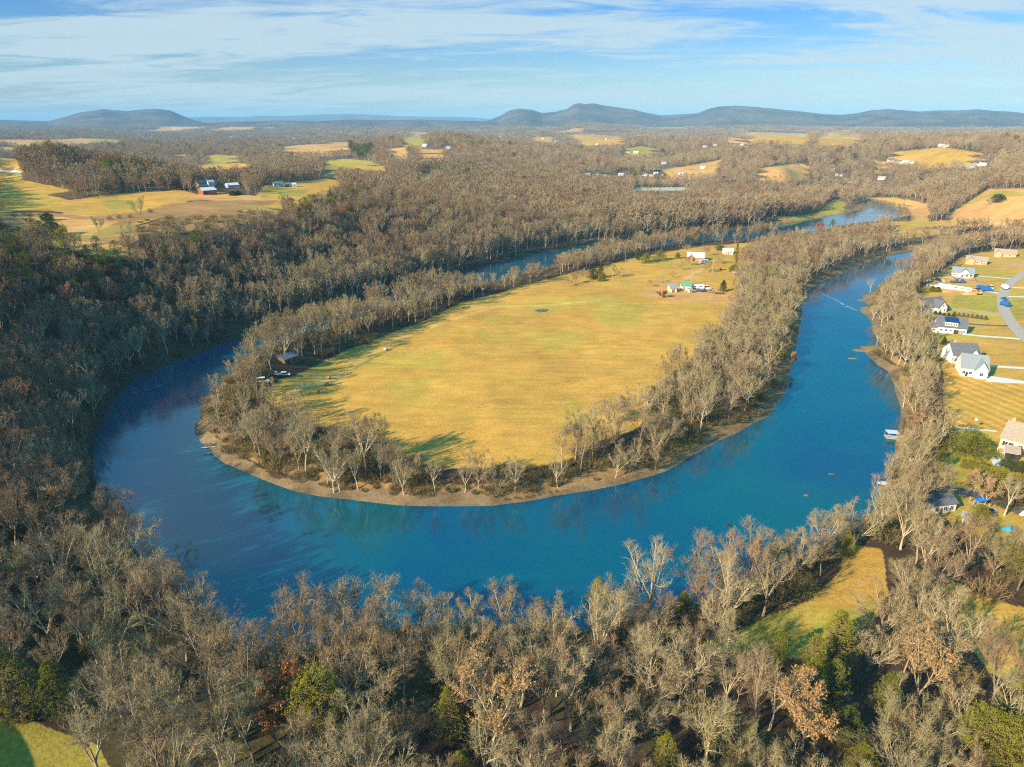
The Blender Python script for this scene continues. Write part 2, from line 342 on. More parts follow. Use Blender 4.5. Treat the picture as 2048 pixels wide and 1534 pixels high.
TRACKS = [  # worn paths in the grass: px polyline, half width m, colour
 ([(641,779),(700,742),(820,680)],1.1,(.20,.17,.06)), ([(700,735),(745,706),(820,668),(900,641),(1000,612)],1.7,(.62,.38,.11)), ([(1364,563),(1405,537)],2.2,(.62,.36,.16)),
 ([(1484,536),(1480,550),(1487,568),(1470,600),(1440,640)],2.0,(.55,.36,.2)), ([(560,790),(640,765),(700,742)],1.6,(.66,.44,.13)),([(1170,880),(1270,800),(1350,740),(1440,650)],1.4,(.50,.33,.06)),
 ([(930,620),(1000,612),(1080,612),(1200,600)],1.2,(.66,.46,.16))]

VIS = [[(600,790),(690,845),(780,850),(850,892),(950,898),(1060,892),(1150,858),(1165,790),(1280,745),(1400,660),(1440,620),(1300,620),(900,640),(700,730)],
 [(200,900),(240,1020),(330,1070),(440,1110),(520,1205),(620,1150),(760,1140),(880,1155),(1120,1170),(1350,1130),(1550,1040),(1750,995),(1790,900),(1790,800),(1740,720),(1740,600),(1800,530),(1840,505),(1700,550),(1610,620),(1600,700),(1580,770),(1500,870),(1300,960),(1000,1020),(800,1020),(600,990),(430,920),(390,860),(430,750),(490,680),(400,720),(260,790),(200,860)],
 [(938,552),(1120,512),(1138,498),(1020,522),(942,542)], [(1330,487),(1590,449),(1690,434),(1735,405),(1805,418),(1750,442),(1640,457),(1560,462),(1450,474),(1340,495)],
 [(1700,1085),(1765,1098),(1782,1160),(1760,1225),(1690,1240),(1600,1262),(1500,1265),(1470,1232),(1600,1185),(1650,1140)], [(1890,1150),(1960,1190),(2080,1225),(2080,1330),(1990,1290),(1915,1225)], [(-60,1445),(90,1452),(180,1490),(225,1560),(-60,1580)],
 [(1885,560),(1925,515),(2080,500),(2080,1000),(1985,1010),(1920,975),(1885,980),(1850,980),(1870,1025),(1915,1035),(1960,1035),(1990,1048),(2080,1050),(2080,1000),(1985,1010),(1920,975),(1885,980),(1905,880),(1890,800),(1890,740),(1870,690),(1860,640),(1840,600)]]
def crown_hits(x, y, z, h=13.0):
    r = np.hypot(x, y); px, py = project(x, y, z+h); m = np.zeros(x.shape, bool); far = r > 480
    for dz in (-8, -4, 0, 4, 9):
        qx, qy = project(x, y, z+h+dz); ff = far if dz <= 0 else (r > 1000)
        for c, P in FIELDS[11:]: m |= inpoly(P, qx, qy) & ff
    for P in VIS: m |= inpoly(P, px, py)
    qx, qy = project(x, y, z+6)
    for P in VIS[2:4]: m |= inpoly(P, qx, qy)
    return m
def noise_fields(x, y, r):
    """far patchwork of pasture and woods"""
    a = vnoise(x+3000, y*1.0, 620, 2); b = vnoise(x-2000, y+800, 260, 2)
    return (r > 2200) & (a > 0.57) & (b > 0.42) & (r < 11000) & (height_cache[0] < 62)
height_cache = [np.zeros(1)]
def cover(x, y, z, d):
    px, py = project(x, y, z); r = np.hypot(x, y)
    ok = (px > -150) & (px < 2200) & (y > 0)
    fld = np.zeros(x.shape, bool); C = np.empty(x.shape + (3,))
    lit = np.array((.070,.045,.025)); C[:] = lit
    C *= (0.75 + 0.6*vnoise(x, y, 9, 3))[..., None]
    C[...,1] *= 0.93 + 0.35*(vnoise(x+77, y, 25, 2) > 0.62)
    mid_ = smooth01((r-450)/700)[..., None]; C[:] = C*(1+1.15*mid_)  # litter painted paler with distance, standing in for haze and sun on slopes
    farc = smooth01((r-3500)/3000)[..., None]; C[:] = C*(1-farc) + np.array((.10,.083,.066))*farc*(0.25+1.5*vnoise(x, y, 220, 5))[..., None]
    height_cache[0] = z
    nf = noise_fields(x, y, r); fc = np.where((vnoise(x+900, y-700, 500, 1) > 0.5)[..., None], np.array(GRN)*0.95, np.array(TAN)*0.9)
    C[nf] = fc[nf]; fld |= nf
    jx = (vnoise(x, y, 7, 3)-0.5)*np.minimum(9, 1800/np.maximum(r, 50)); jy = (vnoise(x+50, y, 7, 3)-0.5)*np.minimum(9, 1800/np.maximum(r, 50))
    px2, py2 = project(x, y, z+9); px3, py3 = project(x, y, z+18)
    for k_, (c, P) in enumerate(FIELDS):
        m = inpoly(P, px+jx, py+jy) & ok & (d > 3)
        if k_ >= 11 and c != PALE: m |= (inpoly(P, px2+jx, py2+jy) | (inpoly(P, px3+jx, py3+jy) & (r > 1000))) & ok & (d > 3) & (r > 480) & ~fld
        C[m] = c; fld |= m
    g = vnoise(x+11, y+5, 38, 3); m = fld
    C[m] *= (0.80 + 0.40*vnoise(x[m], y[m], 22, 4))[:, None]
    gg = smooth01((g-0.58)/0.16)*0.42; C[m] = C[m]*(1-gg[m])[:, None] + np.array((.36,.34,.05))*gg[m][:, None]
    # mown stripes on the lawns to the right
    st = inpoly([(1888,745),(2080,770),(2080,870),(1890,848)], px, py) | inpoly(FIELDS[4][1], px, py)
    C[st] *= (1 + 0.17*np.sin(x[st]*1.15 + 0.25*y[st]))[:, None]
    # bare margins by the water
    mw = 2.4 + 3.6*inpoly([(380,830),(440,780),(520,880),(700,960),(1000,985),(1000,1030),(600,1010),(380,930)], px, py) + 4*inpoly([(1700,560),(1790,560),(1800,760),(1700,740)], px, py)
    steep = inpoly([(150,1100),(150,760),(420,660),(700,590),(1020,505),(1500,440),(1500,470),(1020,530),(700,625),(420,720),(250,800),(215,900),(260,1070),(420,1200),(380,1300)], px, py); mw = np.where(steep, 1.0, mw)
    e = (d < mw*(0.1+1.7*vnoise(x, y, 13, 3))) & (d < 900)
    e &= ~steep
    C[e] = np.array(MUD)*(0.45+1.1*vnoise(x[e], y[e], 5, 4))[:, None]
    wg = (d >= mw*0.9) & (d < mw+7) & ~steep & ~fld & ~e & (r > 180); C[wg] = np.array((.27,.165,.065))*(0.6+0.8*vnoise(x[wg], y[wg], 6, 3))[:, None]
    return C, fld
def track_paint(x, y, C):
    for pl, hw, c in TRACKS:
        W_ = [ground_at(*p) for p in pl]
        for a, b in zip(W_[:-1], W_[1:]):
            m = (x > min(a.x,b.x)-6) & (x < max(a.x,b.x)+6) & (y > min(a.y,b.y)-6) & (y < max(a.y,b.y)+6)
            if not m.any(): continue
            xs, ys = x[m], y[m]; e = np.array((b.x-a.x, b.y-a.y)); t = np.clip(((xs-a.x)*e[0]+(ys-a.y)*e[1])/(e@e), 0, 1)
            dd = np.hypot(xs-a.x-t*e[0], ys-a.y-t*e[1]) + (vnoise(xs, ys, 4, 2)-0.5)*1.5
            wgt = np.clip(1.3-dd/hw, 0, 0.8)[:, None]; C[m] = C[m]*(1-wgt) + np.array(c)*wgt

# ---------------------------------------------------------------- ground sheet
def build_ground():
    azs = np.concatenate([np.radians(np.linspace(-180, -62, 24, endpoint=False)), np.radians(np.linspace(-62, -44, 60, endpoint=False)), np.radians(np.linspace(-44, 44, 680, endpoint=False)),
                          np.radians(np.linspace(44, 62, 60, endpoint=False)), np.radians(np.linspace(62, 180, 24, endpoint=False))])
    rs = np.concatenate([[0.5, 12, 26], np.exp(np.arange(math.log(40), math.log(900), 0.0042)), np.exp(np.arange(math.log(900), math.log(34000), 0.0058))])
    A, Rr = np.meshgrid(azs, rs); x = Rr*np.sin(A); y = Rr*np.cos(A)
    d = rivdist(x, y); z = height(x, y, d)
    nr, na = x.shape
    V = np.stack([x, y, z], -1).reshape(-1, 3)
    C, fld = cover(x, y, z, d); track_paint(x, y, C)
    i = np.arange(nr-1)[:,None]*na; j = np.arange(na); j2 = (j+1) % na
    Q = np.stack([i+j, i+j2, i+na+j2, i+na+j], -1).reshape(-1, 4)[:, ::-1]
    me = bpy.data.meshes.new('ground')
    me.vertices.add(len(V)); me.vertices.foreach_set('co', V.ravel().astype(np.float32))
    me.loops.add(Q.size); me.loops.foreach_set('vertex_index', Q.ravel().astype(np.int32))
    me.polygons.add(len(Q)); me.polygons.foreach_set('loop_start', np.arange(0, Q.size, 4, dtype=np.int32)); me.polygons.foreach_set('loop_total', np.full(len(Q), 4, np.int32))
    me.polygons.foreach_set('use_smooth', np.ones(len(Q), bool)); me.update(calc_edges=True)
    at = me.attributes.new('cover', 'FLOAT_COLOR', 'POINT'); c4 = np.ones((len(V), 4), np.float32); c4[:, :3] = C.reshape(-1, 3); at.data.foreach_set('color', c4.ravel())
    at = me.attributes.new('open', 'FLOAT', 'POINT'); at.data.foreach_set('value', fld.astype(np.float32).ravel())
    m = bpy.data.materials.new('ground'); m.use_nodes = True; t = NT(m.node_tree)
    pos = t.n('ShaderNodeNewGeometry').outputs['Position']
    col = t.n('ShaderNodeAttribute', attribute_name='cover').outputs['Color']; op = t.n('ShaderNodeAttribute', attribute_name='open').outputs['Fac']
    nf = t.noise(pos, 1.1, 6, 0.7); nm = t.noise(pos, 0.09, 5, 0.6)
    mp = t.n('ShaderNodeMapping', {0: pos, 2: (0,0,R(28)), 3: (0.25, 1.2, 1)}).outputs[0]; ns = t.noise(mp, 0.22, 5, 0.65)
    a = t.n('ShaderNodeMapRange', {0: nf, 1: .3, 2: .7, 3: .68, 4: 1.28}).outputs[0]; b = t.n('ShaderNodeMapRange', {0: nm, 1: .3, 2: .7, 3: .86, 4: 1.14}).outputs[0]
    c = t.n('ShaderNodeMapRange', {0: ns, 1: .3, 2: .7, 3: .84, 4: 1.14}).outputs[0]
    f = t.math('MULTIPLY', t.math('MULTIPLY', a, b), c)
    cc = t.n('ShaderNodeVectorMath', {0: col, 'Scale': f}, operation='SCALE').outputs[0]
    gr = t.n('ShaderNodeMapRange', {0: t.noise(pos, 0.035, 4, 0.6), 1: .5, 2: .66, 3: 0, 4: .24}).outputs[0]
    cc = t.mix(t.math('MULTIPLY', gr, op), cc, (.30,.29,.045,1))
    bmp = t.n('ShaderNodeBump', {'Strength': 0.55, 'Distance': 0.35, 'Height': nf}).outputs[0]
    p = t.n('ShaderNodeBsdfPrincipled', {'Base Color': cc, 'Roughness': 0.95, 'Specular IOR Level': 0.1, 'Normal': bmp})
    t.n('ShaderNodeOutputMaterial', {0: p.outputs[0]}); me.materials.append(m)
    o = link('ground', me); o['kind'] = 'structure'
build_ground()

# ---------------------------------------------------------------- water
def water_mat(name, body, rough, sc, bump):
    m = bpy.data.materials.new(name); m.use_nodes = True; t = NT(m.node_tree)
    pos = t.n('ShaderNodeNewGeometry').outputs['Position']
    big = t.noise(pos, 0.016, 5, 0.6, 1.0); c = t.mix(t.n('ShaderNodeMapRange', {0: big, 1: .35, 2: .65}).outputs[0], (*body[0], 1), (*body[1], 1))
    n1 = t.noise(pos, sc, 4, 0.55); n2 = t.noise(pos, 0.05, 3, 0.6)
    bs = t.n('ShaderNodeMapRange', {0: n2, 1: .35, 2: .7, 3: 0.3*bump, 4: bump}).outputs[0]
    b = t.n('ShaderNodeBump', {'Strength': bs, 'Distance': 0.12, 'Height': n1}).outputs[0]
    rg_ = t.n('ShaderNodeMapRange', {0: t.noise(t.n('ShaderNodeMapping', {0: pos, 2: (0,0,R(35)), 3: (.35,1.3,1)}).outputs[0], 0.03, 5, 0.65), 1: .42, 2: .68, 3: rough, 4: rough+.16}).outputs[0]
    p = t.n('ShaderNodeBsdfPrincipled', {'Base Color': c, 'Roughness': rg_, 'IOR': 1.75, 'Specular IOR Level': 0.5, 'Normal': b})
    t.n('ShaderNodeOutputMaterial', {0: p.outputs[0]}); return m
WM = water_mat('river_water', ((.0,.052,.115), (.0,.084,.10)), 0.02, 0.8, 0.13)
bm_ = MB(); bm_.add([(-420, 90, 0), (1500, 90, 0), (1500, 1500, 0), (-420, 1500, 0)], [(0,1,2,3)])
o = bm_.build('river', WM); o['kind'] = 'structure'
PM = water_mat('muddy_water', ((.13,.12,.08), (.10,.10,.07)), 0.35, 0.9, 0.2)
def pond(pts, dz, WM=WM):
    P = [ground_at(*p) for p in pts]; z = max(p.z for p in P)+dz; n = len(P)
    o = MB().add([(p.x, p.y, z) for p in P], [tuple(range(n))[::-1]]).build('pond', WM); o['kind'] = 'structure'
pond([(1068,622),(1076,619),(1088,618),(1097,619),(1094,623),(1080,625)], 0.12, PM)
pond([(1275,337),(1292,332),(1318,334),(1320,342),(1298,344),(1280,343)], 0.4)
# ---------------------------------------------------------------- trees: shapes
def bark_mat(name, stops, dark=1.0):
    m = bpy.data.materials.new(name); m.use_nodes = True; t = NT(m.node_tree)
    rd = t.n('ShaderNodeObjectInfo').outputs['Random']
    c = t.ramp(rd, *[(i/(len(stops)-1), tuple(v*dark for v in s)) for i, s in enumerate(stops)])
    g = t.n('ShaderNodeTexCoord').outputs['Object']
    v = t.n('ShaderNodeMapRange', {0: t.noise(g, 1.3, 3, 0.6), 1: .3, 2: .7, 3: .75, 4: 1.2}).outputs[0]
    c = t.n('ShaderNodeVectorMath', {0: c, 'Scale': v}, operation='SCALE').outputs[0]
    p = t.n('ShaderNodeBsdfDiffuse', {'Color': c, 'Roughness': 0.3})
    t.n('ShaderNodeOutputMaterial', {0: p.outputs[0]}); return m
def leaf_mat(name, stops, scale=0.6, trans=0.25):
    m = bpy.data.materials.new(name); m.use_nodes = True; t = NT(m.node_tree)
    rd = t.n('ShaderNodeObjectInfo').outputs['Random']
    c = t.ramp(rd, *[(i/(len(stops)-1), s) for i, s in enumerate(stops)])
    g = t.n('ShaderNodeTexCoord').outputs['Object']
    v = t.n('ShaderNodeMapRange', {0: t.noise(g, scale, 4, 0.65), 1: .3, 2: .7, 3: .55, 4: 1.4}).outputs[0]
    c = t.n('ShaderNodeVectorMath', {0: c, 'Scale': v}, operation='SCALE').outputs[0]
    a = t.n('ShaderNodeBsdfDiffuse', {'Color': c}); b = t.n('ShaderNodeBsdfTranslucent', {'Color': c})
    t.n('ShaderNodeOutputMaterial', {0: t.n('ShaderNodeMixShader', {0: trans, 1: a.outputs[0], 2: b.outputs[0]}).outputs[0]}); return m
BARK_PALE = bark_mat('pale_bark', [(.41,.33,.20), (.51,.42,.28), (.37,.295,.17)])
BARK_WHITE = bark_mat('white_bark', [(.56,.50,.38), (.50,.45,.34)])
BARK_BROWN = bark_mat('brown_bark', [(.30,.23,.15), (.36,.27,.17), (.24,.19,.14)])
TWIG_PALE = bark_mat('pale_twigs', [(.33,.255,.135), (.41,.325,.18), (.30,.24,.12), (.36,.26,.145)])
TWIG_BROWN = bark_mat('brown_twigs', [(.28,.205,.115), (.34,.24,.135), (.26,.19,.11), (.30,.21,.12)])
TWIG_MAUVE = bark_mat('reddish_brown_twigs', [(.27,.175,.10), (.31,.19,.105), (.22,.155,.10)])
TWIG_OLIVE = bark_mat('olive_twigs', [(.33,.28,.13), (.28,.24,.11), (.36,.30,.16)])
BARK_DARK = bark_mat('dark_bark', [(.12,.09,.06), (.18,.13,.09)])
LEAF_RUSSET = leaf_mat('russet_leaves', [(.42,.16,.06), (.50,.23,.08), (.36,.15,.07)])
LEAF_TAN = leaf_mat('tan_leaves', [(.50,.30,.12), (.46,.24,.10)])
NEEDLE = leaf_mat('evergreen_needles', [(.19,.21,.022), (.23,.23,.02), (.14,.17,.025)], 0.45)
NEEDLE_YEL = leaf_mat('yellow_green_needles', [(.25,.24,.028), (.31,.275,.03)], 0.45)
NEEDLE_DARK = leaf_mat('dark_needles', [(.07,.10,.025), (.09,.11,.03)], 0.45)
BRUSH = leaf_mat('brush', [(.24,.165,.075), (.17,.15,.055), (.28,.19,.09), (.14,.14,.04)], 0.8, 0.1)

def rvec(rg):
    while True:
        v = Vector((rg.uniform(-1,1), rg.uniform(-1,1), rg.uniform(-1,1)))
        if 0.05 < v.length < 1: return v.normalized()
def blade(mb, p, d, L, w_, rg, m):
    s = d.cross(rvec(rg)).normalized()*w_*0.5
    mb.add([p-s, p+s, p+d*L], [(0, 1, 2)], m)
def gen_bare(seed, H, spread=0.5, fork=0.35, leaders=4, lod=0, tw=0.036, leaf=None, dens=1.0, lean=0.0, droop=0.0):
    """trunk mesh builder and twig mesh builder; spread is crown radius / H"""
    rg = random.Random(seed); T, Cn = MB(), MB()
    sides = {0: 6, 1: 4, 2: 3, 3: 3}
    cz, rz_, rh = H*.56, H*.45, H*spread*1.08
    ph = [rg.uniform(0, 6.28) for _ in range(4)]
    def outside(q):
        a = math.atan2(q.y, q.x); w2 = 1 + .13*math.sin(2*a+ph[0]) + .10*math.sin(3*a+ph[1]+q.z*.4) + .07*math.sin(5*a+ph[2])
        return math.sqrt(((q.x-lean*q.z)**2+q.y**2)/(rh*w2)**2 + ((q.z-cz)/rz_)**2) if q.z > cz*.5 else 0
    def grow(p, d, L, r, lv, up):
        if lv > 0:
            for _ in range(5):
                if outside(p + (d+Vector((0,0,up*1.5))).normalized()*L) > 1.03: L *= .78
        seg = {0: 6, 1: 5, 2: 4, 3: 2}[lv]; pts = [p.copy()]; rad = [r]; q = p.copy(); dd = d.copy(); dirs = [dd.copy()]
        for i in range(seg):
            dd = (dd + rvec(rg)*{0:.10,1:.20,2:.26,3:.3}[lv] + Vector((0,0,up))).normalized()
            q = q + dd*(L/seg); pts.append(q.copy()); rad.append(r*(1-0.78*(i+1)/seg)); dirs.append(dd.copy())
        (T if lv < 2 else Cn).tube(pts, rad, sides[lv], 0)
        def at(t):
            k = min(int(t*seg), seg-1); f = t*seg-k; return pts[k].lerp(pts[k+1], f), dirs[k+1], rad[k]*(1-f)+rad[k+1]*f
        return at
    H_ = H; ln = Vector((lean, 0, 1)).normalized()
    tl = H_*(fork if leaders > 1 else 0.85)
    base = grow(Vector((0,0,-0.4)), ln, tl+0.4, H_*0.0145*(1.35 if leaders > 1 else 1), 0, 0.02)
    L1 = []
    if leaders > 1:
        p, d, r = base(1.0)
        a0 = rg.uniform(0, 6.28)
        for k in range(leaders):
            a = a0 + 6.283*k/leaders + rg.uniform(-.3,.3); tilt = rg.uniform(.30, .95)*spread/0.42*(.35 if k == 0 else 1)
            dv = Vector((math.cos(a)*tilt, math.sin(a)*tilt, 1)).normalized()
            b0 = base(rg.uniform(.72,1))[0]; LL = (H_-tl)*1.05
            while outside(b0+(dv+Vector((0,0,.12))).normalized()*LL) > .97 and LL > 2: LL *= .93
            L1.append((grow(b0, dv, LL, H_*0.0088, 0, 0.05), LL))
    else: L1.append((base, tl))
    n1 = int((4 if leaders > 1 else 15)); lim = []
    for at0, L0 in L1:
        for k in range(n1):
            t = (k+0.6+rg.uniform(-.3,.3))/n1; t = (0.25 if leaders > 1 else 0.32) + (0.72 if leaders > 1 else 0.66)*t
            p, d, r = at0(min(t, .99)); a = rg.uniform(0, 6.28)
            side = d.orthogonal().normalized(); side = Matrix.Rotation(a, 3, d) @ side
            ang = rg.uniform(.6, 1.05); dv = (d*math.cos(ang)+side*math.sin(ang)).normalized()
            L = H_*spread*(0.62 if leaders > 1 else 1.0)*(1.05-0.60*abs(t-0.45))*rg.uniform(.65,1.0)
            lim.append((grow(p, dv, L, max(r*0.5, H_*0.0036), 1, 0.16-droop), L))
        lim.append((at0, L0*0.5))
    sub = []
    n2 = {0: 10, 1: 5, 2: 3}[lod]
    for at1, L in lim:
        for k in range(n2):
            t = 0.22 + 0.76*(k+rg.random())/n2; p, d, r = at1(min(t, .99))
            side = Matrix.Rotation(rg.uniform(0, 6.28), 3, d) @ d.orthogonal().normalized(); ang = rg.uniform(.45, .95)
            dv = (d*math.cos(ang)+side*math.sin(ang)+Vector((0,0,.25-droop))).normalized(); l2 = min(L*.55, H_*.16)*rg.uniform(.6,1.1)
            if lod < 2: sub.append((grow(p, dv, l2, H_*0.0024 + tw*0.15, 2, 0.06-droop*.5), l2))
            else:
                blade(Cn, p, dv, l2*1.1, tw*2.2, rg, 0)
                for j in range(5):
                    q = p + dv*l2*rg.random(); blade(Cn, q, (dv+rvec(rg)*.8).normalized(), l2*.8, tw*2.4, rg, 0)
    n3 = int({0: 6, 1: 6}.get(lod, 0)*dens)
    for at2, L in sub:
        for k in range(n3):
            t = 0.15 + 0.85*(k+rg.random())/n3; p, d, r = at2(min(t, .99))
            dv = (d + rvec(rg)*.75 + Vector((0,0,.25-droop))).normalized(); l3 = H_*0.055*rg.uniform(.6,1.3)
            blade(Cn, p, dv, l3, tw*1.25, rg, 0)
            for j in range(3 if lod == 0 else 2):
                f = rg.uniform(.25,.9); q = p+dv*l3*f; blade(Cn, q, (dv+rvec(rg)*.7).normalized(), l3*.65, tw, rg, 0)
            if leaf and rg.random() < leaf:
                for j in range(4):
                    c = p + dv*l3*rg.uniform(.4,1.1) + rvec(rg)*.35; u = rvec(rg)*.20; v = rvec(rg)*.20
                    Cn.add([c-u, c+v, c+u, c-v], [(0,1,2,3)], 1)
    return T, Cn
def gen_green(seed, H, Rr, kind='cedar', n=260, puff=15, sz=0.5):
    """evergreen: limbs that carry many small leaf clumps spread through the crown's volume"""
    rg = random.Random(seed); T, Cn = MB(), MB()
    b = {'cedar': .06, 'pine': .45, 'bush': .0, 'cone': .04, 'spruce': .08}[kind]
    T.tube([(0,0,-.4), (0.1,0,H*.4), (0,.1,H*.93)], [H*.018+.05, H*.012+.03, .03], 6)
    ph = [rg.uniform(0, 6.28) for _ in range(6)]
    for k in range(n):
        t = rg.random()**(.85); z = b + (1-b)*t
        if kind == 'cone': rad = (1-t)**.8
        elif kind == 'spruce': rad = (1-t)*(.75+.25*math.sin(t*34)) + .03
        elif kind == 'cedar': rad = (min(1, 3.2*t+.35)*(1-t)**.55)*1.12
        elif kind == 'pine': rad = math.sqrt(max(0, 1-(2*t-.9)**2/1.25))
        else: rad = math.sqrt(max(0, 1-t*t))
        a = rg.uniform(0, 6.28); rad *= 1 + .20*math.sin(2*a+ph[0]+t*5) + .16*math.sin(3*a+ph[1]-7*t) + .12*math.sin(5*a+9*t+ph[2])
        q = rg.random()**.45
        c = Vector((math.cos(a)*rad*q*Rr, math.sin(a)*rad*q*Rr, z*H + (.25*rg.uniform(-1,1) if kind != 'spruce' else 0)))
        if q > .5 and k % 3 == 0: T.tube([(0,0,max(.3,c.z-Rr*.35*q)), c], [.05+.004*H, .015], 3)
        out = Vector((c.x, c.y, Rr*.35*(1 if kind != 'spruce' else -.2))).normalized()
        R0 = sz*rg.uniform(.7, 1.4)
        for j in range(puff):
            d = (rvec(rg)+out*.7).normalized(); p = c + d*R0*rg.uniform(.1,1); u = (d+rvec(rg)*.6).normalized()*sz*.42; s = u.cross(rvec(rg)).normalized()*sz*.17
            Cn.add([p-s, p+s, p+u*1.0+s*.4, p+u-s*.4], [(0,1,2,3)], 0)
    return T, Cn
def joined(name, T, Cn, mt, mc):
    mb = MB(); mb.add(T.v, T.f, 0); mb.add(Cn.v, Cn.f, 1)
    mb.m = [0]*len(T.f) + [1+q for q in Cn.m]
    return make_mesh(name, mb.v, mb.f, [mt]+list(mc), mb.m)

HID = bpy.data.collections.new('tree_library')          # never linked to the scene: only the forest's instances use it
LIB = []
def lib(me):
    o = bpy.data.objects.new('lib_%03d' % len(LIB), me); HID.objects.link(o); LIB.append(o); return len(LIB)-1
# near shapes, used both by single trees and by the forest
SHAPES = [gen_bare(1, 18, .42, .26, 6), gen_bare(2, 16, .48, .20, 7), gen_bare(3, 20, .36, .38, 5), gen_bare(4, 14, .54, .14, 8), gen_bare(5, 18, .40, 1, 1),
          gen_bare(6, 19, .40, .32, 6, dens=.8, lean=.15), gen_bare(7, 14, .48, .12, 7, lean=-.2), gen_bare(8, 21, .37, .36, 5, dens=.8)]
for T, C_ in SHAPES: print('tree tris', len(T.f), len(C_.f))
SHM = [(make_mesh('trunk', T.v, T.f, BARK_PALE, T.m), make_mesh('crown', C_.v, C_.f, TWIG_PALE, C_.m)) for T, C_ in SHAPES]
PALS = {'pale': (BARK_PALE, TWIG_PALE), 'brown': (BARK_BROWN, TWIG_BROWN), 'reddish': (BARK_BROWN, TWIG_MAUVE), 'olive': (BARK_PALE, TWIG_OLIVE), 'white': (BARK_WHITE, TWIG_PALE)}
def lib_set(shapes, pals): return {p: [lib(joined('tree_shape', T, C_, PALS[p][0], [PALS[p][1]])) for T, C_ in shapes] for p in pals}
MID = [gen_bare(20+i, 15+i, .44, (.3,.22,1,.35)[i], (5,6,1,5)[i], lod=1, tw=.085) for i in range(4)]
MIDL = lib_set(MID, ['pale', 'brown', 'reddish', 'olive', 'white'])
LOWS = [gen_bare(40+i, 15+i, .44, (.3,.22,1,.35)[i], (5,6,1,5)[i], lod=2, tw=.15) for i in range(4)]
def clump(seed, n, Rr, tw, hs=(.8,1.15), green=0.0, nb=60, w_=.5):
    """a group of simple bare crowns, for woods far away"""
    rg = random.Random(seed); mb = MB()
    for k in range(n):
        a = rg.uniform(0, 6.28); q = math.sqrt(rg.random())*Rr; x, y = math.cos(a)*q, math.sin(a)*q; H = 15*rg.uniform(*hs); g = rg.random() < green
        c = Vector((x, y, 0)); mb.add([c+Vector((-.25,0,-3)), c+Vector((.25,0,-3)), c+Vector((0,.25,H*.7))], [(0,1,2)], 0)
        for j in range(nb):
            t = rg.random(); rad = (math.sin(math.pi*min(1, .15+.85*t)))**.6*H*.34*rg.random()**.4; b = rg.uniform(0, 6.28)
            p = c + Vector((math.cos(b)*rad, math.sin(b)*rad, H*(.30+.66*t))); d = (Vector((math.cos(b), math.sin(b), 1.0))+rvec(rg)*.6).normalized()
            blade(mb, p-d*H*.06, d, H*.15*(1 if not g else .7), w_*tw*(1 if not g else 2.6), rg, 2 if g else 1)
    return mb
def lib_clump(seed, *a, pal='brown', **k):
    mb = clump(seed, *a, **k); return lib(make_mesh('far_trees', mb.v, mb.f, [PALS[pal][0], PALS[pal][1], NEEDLE_DARK], mb.m))
LOWL = lib_set(LOWS, ['pale', 'brown', 'reddish', 'olive'])
C3 = {p: [lib_clump(60+i, 4, 8, .8, nb=70, pal=p) for i in range(3)] for p in ('pale', 'brown', 'reddish')}
C60 = {p: [lib_clump(70+i, 26, 42, 1.7, nb=34, pal=p, green=.06) for i in range(2)] for p in ('brown', 'reddish', 'pale')}
PINES = [gen_green(80+i, 17, 3.6, 'pine', 110, 12, .9) for i in range(2)] + [gen_green(84, 13, 3.2, 'cedar', 110, 12, .9)]
PINEL = [lib(joined('evergreen_shape', T, C_, BARK_DARK, [m])) for T, C_ in PINES for m in (NEEDLE, NEEDLE_DARK)]
RUSL = [lib(joined('russet_shape', *gen_bare(90+i, 17, .40, .25, 5, lod=1, tw=.08, leaf=.8), BARK_BROWN, [TWIG_BROWN, LEAF_RUSSET])) for i in range(2)]
def gen_brush(seed, Rr, H, n=110):
    rg = random.Random(seed); mb = MB()
    for k in range(n):
        a = rg.uniform(0, 6.28); q = math.sqrt(rg.random())*Rr; p = Vector((math.cos(a)*q, math.sin(a)*q, -.1)); d = (Vector((math.cos(a)*.5, math.sin(a)*.5, 1))+rvec(rg)*.5).normalized()
        L = H*rg.uniform(.5,1.1); blade(mb, p, d, L, .12, rg, 0)
        for j in range(4): blade(mb, p+d*L*rg.uniform(.2,.8), (d+rvec(rg)*.9).normalized(), L*.5, .08, rg, 0)
    return mb
BRL = [lib(make_mesh('brush_shape', mb.v, mb.f, BRUSH)) for mb in (gen_brush(1, 1.6, 2.2), gen_brush(2, 2.4, 3.4), gen_brush(3, 1.1, 1.4))]

# ---------------------------------------------------------------- where trees stand
RNG = np.random.RandomState(11)
def jgrid(s, r0, r1, azmax=41.0, jit=.42):
    n = int(r1/s)+2; gx = np.arange(-n, n+1)*s; gy = np.arange(0, n+1)*s
    x, y = np.meshgrid(gx, gy); x = x.astype(float); x[1::2] += s/2; x = x.ravel(); y = y.ravel().astype(float); r = np.hypot(x, y); a = np.degrees(np.arctan2(x, y))
    m = (r >= r0) & (r < r1) & (np.abs(a) < azmax + 6*(r < 400) ); x, y = x[m], y[m]
    x = x + RNG.uniform(-jit, jit, x.shape)*s; y = y + RNG.uniform(-jit, jit, y.shape)*s
    return x, y
CLEAR = []   # (x, y, radius) kept free of forest trees, filled by the objects that stand there
def in_fields(px, py):
    m = np.zeros(px.shape, bool)
    for c, P in FIELDS: m |= inpoly(P, px, py)
    for P in EXTRA_CLEAR: m |= inpoly(P, px, py)
    return m
EXTRA_CLEAR = [[(1178,856),(1250,832),(1312,826),(1325,850),(1262,895),(1215,900),(1190,890)], [(560,722),(640,715),(650,745),(600,770),(540,775)],
   [(1735,400),(1812,412),(1812,432),(1700,452),(1640,462),(1590,470),(1587,440)],
   [(380,820),(400,800),(420,860),(440,900),(500,935),(600,965),(700,985),(800,996),(1000,1000),(1000,1015),(700,1010),(500,960),(390,900)]]
